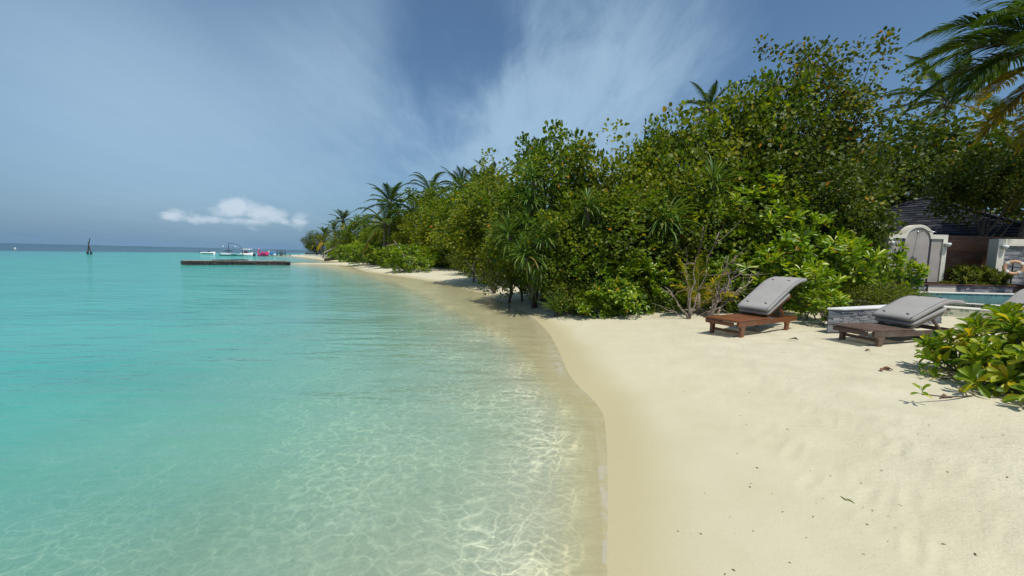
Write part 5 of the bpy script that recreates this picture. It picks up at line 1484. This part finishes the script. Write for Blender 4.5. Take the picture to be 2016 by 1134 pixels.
    # floats
    for (px, py, mm, lab, cat) in [(30, 490.0, 'white', 'white buoy alone on the open sea, far left', 'buoy'), (422, 501.8, 'white', 'small white buoy below the speedboat bow', 'buoy'), (553, 503.2, 'postdark', 'dark float right below the landing stage', 'float'), (571, 503.6, 'postdark', 'dark float off the white spit, between two others', 'float'), (588, 504.0, 'postdark', 'dark float nearest the far beach', 'float')]:
        c = G(px, py, 0); m = MB(); m.lathe([(.02, -.2), (.2, -.12), (.26, .06), (.2, .24), (.09, .33), (.05, .42), (.02, .43)], 12); o = m.obj('buoy', M[mm], None, True); o.location = tuple(c); tag(o, lab, cat, 'floats on the lagoon')
    # beach chairs and hut
    for (px, lab) in [(634.2, 'left white slatted chair on the far sand'), (639.6, 'right white slatted chair on the far sand')]:
        c = G(px, 499.6, .33); c = P(px, 499.5, 78); c[2] = zat(c[0], 78)
        r = thing('beach_chair', lab, 'chair', c, rad(215), 'white chairs by the thatched hut')
        m = MB(); m.box((0, 0, .36), (.55, .6, .05)); m.obj('seat', M['white'], r)
        m = MB(); m.loft([[(-.28, -.3, .3), (-.28, .3, .3), (-.22, .3, .3), (-.22, -.3, .3)], [(-.55, -.3, 1.15), (-.55, .3, 1.15), (-.5, .3, 1.15), (-.5, -.3, 1.15)]]); m.obj('backrest', M['white'], r)
        for s in (-1, 1):
            m = MB(); m.box((-.05, s * .34, .55), (.7, .1, .04)); m.obj('armrest', M['white'], r)
            m = MB(); m.box((.25, s * .32, .28), (.07, .07, .56)); m.obj('leg', M['white'], r)
            m = MB(); m.box((-.3, s * .32, .28), (.07, .07, .56)); m.obj('leg', M['white'], r)
    c = P(672, 497, 76); zb = zat(c[0], 76); c[2] = zb
    r = thing('beach_hut', 'grey thatched hut half hidden in bushes at the far beach', 'hut', c)
    H = P(673, 475.5, 76)[2] - zb
    m = MB(); n = 14; m.lathe([(2.6, H - 2.0), (2.65, H - 1.9), (1.4, H - .9), (.35, H - .12), (.02, H)], n); m.obj('thatched_roof', M['thatch'], r)
    for k in range(6):
        a = k * 1.047; m = MB(); m.tube([(math.cos(a) * 1.9, math.sin(a) * 1.9, -.2), (math.cos(a) * 1.9, math.sin(a) * 1.9, H - 1.5)], .09, 7); m.obj('post', M['bark'], r, True)
    c = P(650.5, 495, 73); c[2] = zat(c[0], 73)
    r = thing('awning', 'tilted white cloth awning beside the thatched hut', 'awning', c, rad(20))
    m = MB(); m.loft([[(-1.0, -1.2, 1.15), (-1.0, 1.2, 1.15), (-1.0, 1.2, 1.22), (-1.0, -1.2, 1.22)], [(.2, -1.2, 1.72), (.2, 1.2, 1.72), (.2, 1.2, 1.79), (.2, -1.2, 1.79)], [(1.0, -1.2, 1.95), (1.0, 1.2, 1.95), (1.0, 1.2, 2.02), (1.0, -1.2, 2.02)]]); m.obj('cloth', M['white'], r)
    for (x, y, z) in ((-.95, -1.1, 1.15), (-.95, 1.1, 1.15), (.95, -1.1, 1.95), (.95, 1.1, 1.95)):
        m = MB(); m.tube([(x, y, -.1), (x, y, z)], .04, 6); m.obj('pole', M['bark'], r, True)
    # rope swing frame: two leaning trunks
    c = P(643, 497, 77); c[2] = zat(c[0], 77)
    r = thing('leaning_poles', 'two pale leaning poles joined at the top beside the white chairs', 'poles', c)
    for (x0, x1) in ((-.9, .25), (.75, .2)):
        m = MB(); m.tube([(x0, 0, -.3), (x0 * .4 + x1 * .6, .1, 2.0), (x1 + .05, .1, 4.0)], [.11, .09, .07], 7); m.obj('pole', M['pale_bark'], r, True)
M['postdark'] = plain('dark_wet_timber', (.035, .028, .024), .7, .3, 6, .3)
M['teal'] = plain('teal_gelcoat', (.04, .17, .17), .35, .08, 3, 0)
M['navy'] = plain('navy_cover', (.02, .04, .08), .5, .1, 3, 0)
M['maroon'] = plain('maroon_seat', (.25, .04, .05), .5, .1, 3, 0)
M['pink'] = plain('pink_plastic', (.62, .05, .19), .35, .06, 3, 0)
M['palepink'] = plain('pale_pink_plastic', (.75, .36, .45), .35, .06, 3, 0)
M['blue'] = plain('blue_plastic', (.05, .26, .55), .35, .06, 3, 0)
M['orange'] = plain('orange_plastic', (.7, .25, .03), .4, .06, 3, 0)
M['glassdark'] = plain('tinted_windscreen', (.03, .06, .07), .08, .05, 3, 0)
M['thatch'] = plain('grey_thatch', (.17, .15, .13), .95, .35, 8, .7, 25)
far_things()

# ------------------------------------------------------------------ bits on the sand
def litter():
    def leaf_thing(name, label, cat, px, py, n, L, wr, m, tint, seed, az=0, spread=.5, tm=T_HI, lift=.02):
        rng = np.random.RandomState(seed); g = G(px, py, .42); z = terrain(np.array([g[0]]), np.array([g[1]]))[0][0]; g = G(px, py, z)
        f = Fol(); a = az + rng.uniform(-spread, spread, n); d = np.stack([np.cos(a), np.sin(a), rng.uniform(.0, .25, n)], 1)
        LL = L * rng.uniform(.8, 1.1, n)
        f.add(leaves(np.zeros((n, 3)) + [0, 0, lift] + rng.normal(0, .008, (n, 3)) * [1, 1, .3], d, np.tile([0, 0, 1.0], (n, 1)) + rng.normal(0, .4, (n, 3)), LL, LL * wr, tm, .6, rng), np.full(n, tint))
        o = f.obj(name, M[m], None); o.location = (g[0], g[1], z); tag(o, label, cat); return o
    leaf_thing('fallen_leaf', 'pair of narrow green leaves lying alone on bare sand near bottom right', 'leaf', 1683, 998, 2, .085, .22, 'hib', .45, 1, 1.9, .2)
    leaf_thing('fallen_leaf', 'curled reddish brown dead leaf on sand right of centre, below loungers', 'dead leaf', 1737, 729, 4, .11, .5, 'brownleaf', .5, 2, 0, 2.5)
    leaf_thing('fallen_leaf', 'brown dead leaf lying at the edge of the near bush', 'dead leaf', 1850, 787, 2, .15, .4, 'brownleaf', .5, 3, .2, .3)
    leaf_thing('fallen_leaf', 'small dead leaf in front of the weathered lounger legs', 'dead leaf', 1703, 692, 2, .10, .45, 'brownleaf', .5, 4, 0, .6)
    leaf_thing('fallen_leaf', 'dark curled leaf with stalk on sand before the reddish lounger', 'dead leaf', 1557, 670, 3, .11, .4, 'hib_dark', .3, 5, .2, .9)
    g = G(1548, 684, .46); mb = MB(); mb.tube([(-.13, 0, .01), (0, .01, .018), (.15, -.01, .01)], [.007, .008, .004], 5); o = mb.obj('twig', M['dead'], None); o.location = (g[0], g[1], zat(g[0], g[1])); tag(o, 'straight dry twig lying on sand between the two loungers', 'twig')
    rng = np.random.RandomState(12); f = Fol(); n = 120
    px = rng.uniform(1230, 2016, n); py = rng.uniform(640, 1130, n); keep = px > 1290 + (py - 640) * .18 + rng.uniform(-40, 120, n)
    pts = np.array([G(a, b, .40) for a, b in zip(px[keep], py[keep])]); n = len(pts)
    zz = terrain(pts[:, 0], pts[:, 1])[0]; pts[:, 2] = zz + .004
    a = rng.uniform(0, 6.28, n); d = np.stack([np.cos(a), np.sin(a), rng.uniform(-.05, .3, n)], 1); L = rng.uniform(.008, .024, n) * (1 + (rng.rand(n) < .08) * 1.0)
    f.add(leaves(pts, d, sph(rng, n) * .5 + [0, 0, 1], L, L * rng.uniform(.2, .6, n), T_LANCE), np.clip(rng.normal(.55, .25, n), 0, 1))
    o = f.obj('sand_debris', M['debris'], None); o['kind'] = 'stuff'; tag(o, 'scattered bits of twig, shell and dry leaf on the sand', 'debris')
M['debris'] = leafmat('dry_bits', [(0, (.05, .03, .018)), (.5, (.16, .11, .06)), (1, (.5, .46, .38))], .05, .9)
litter()
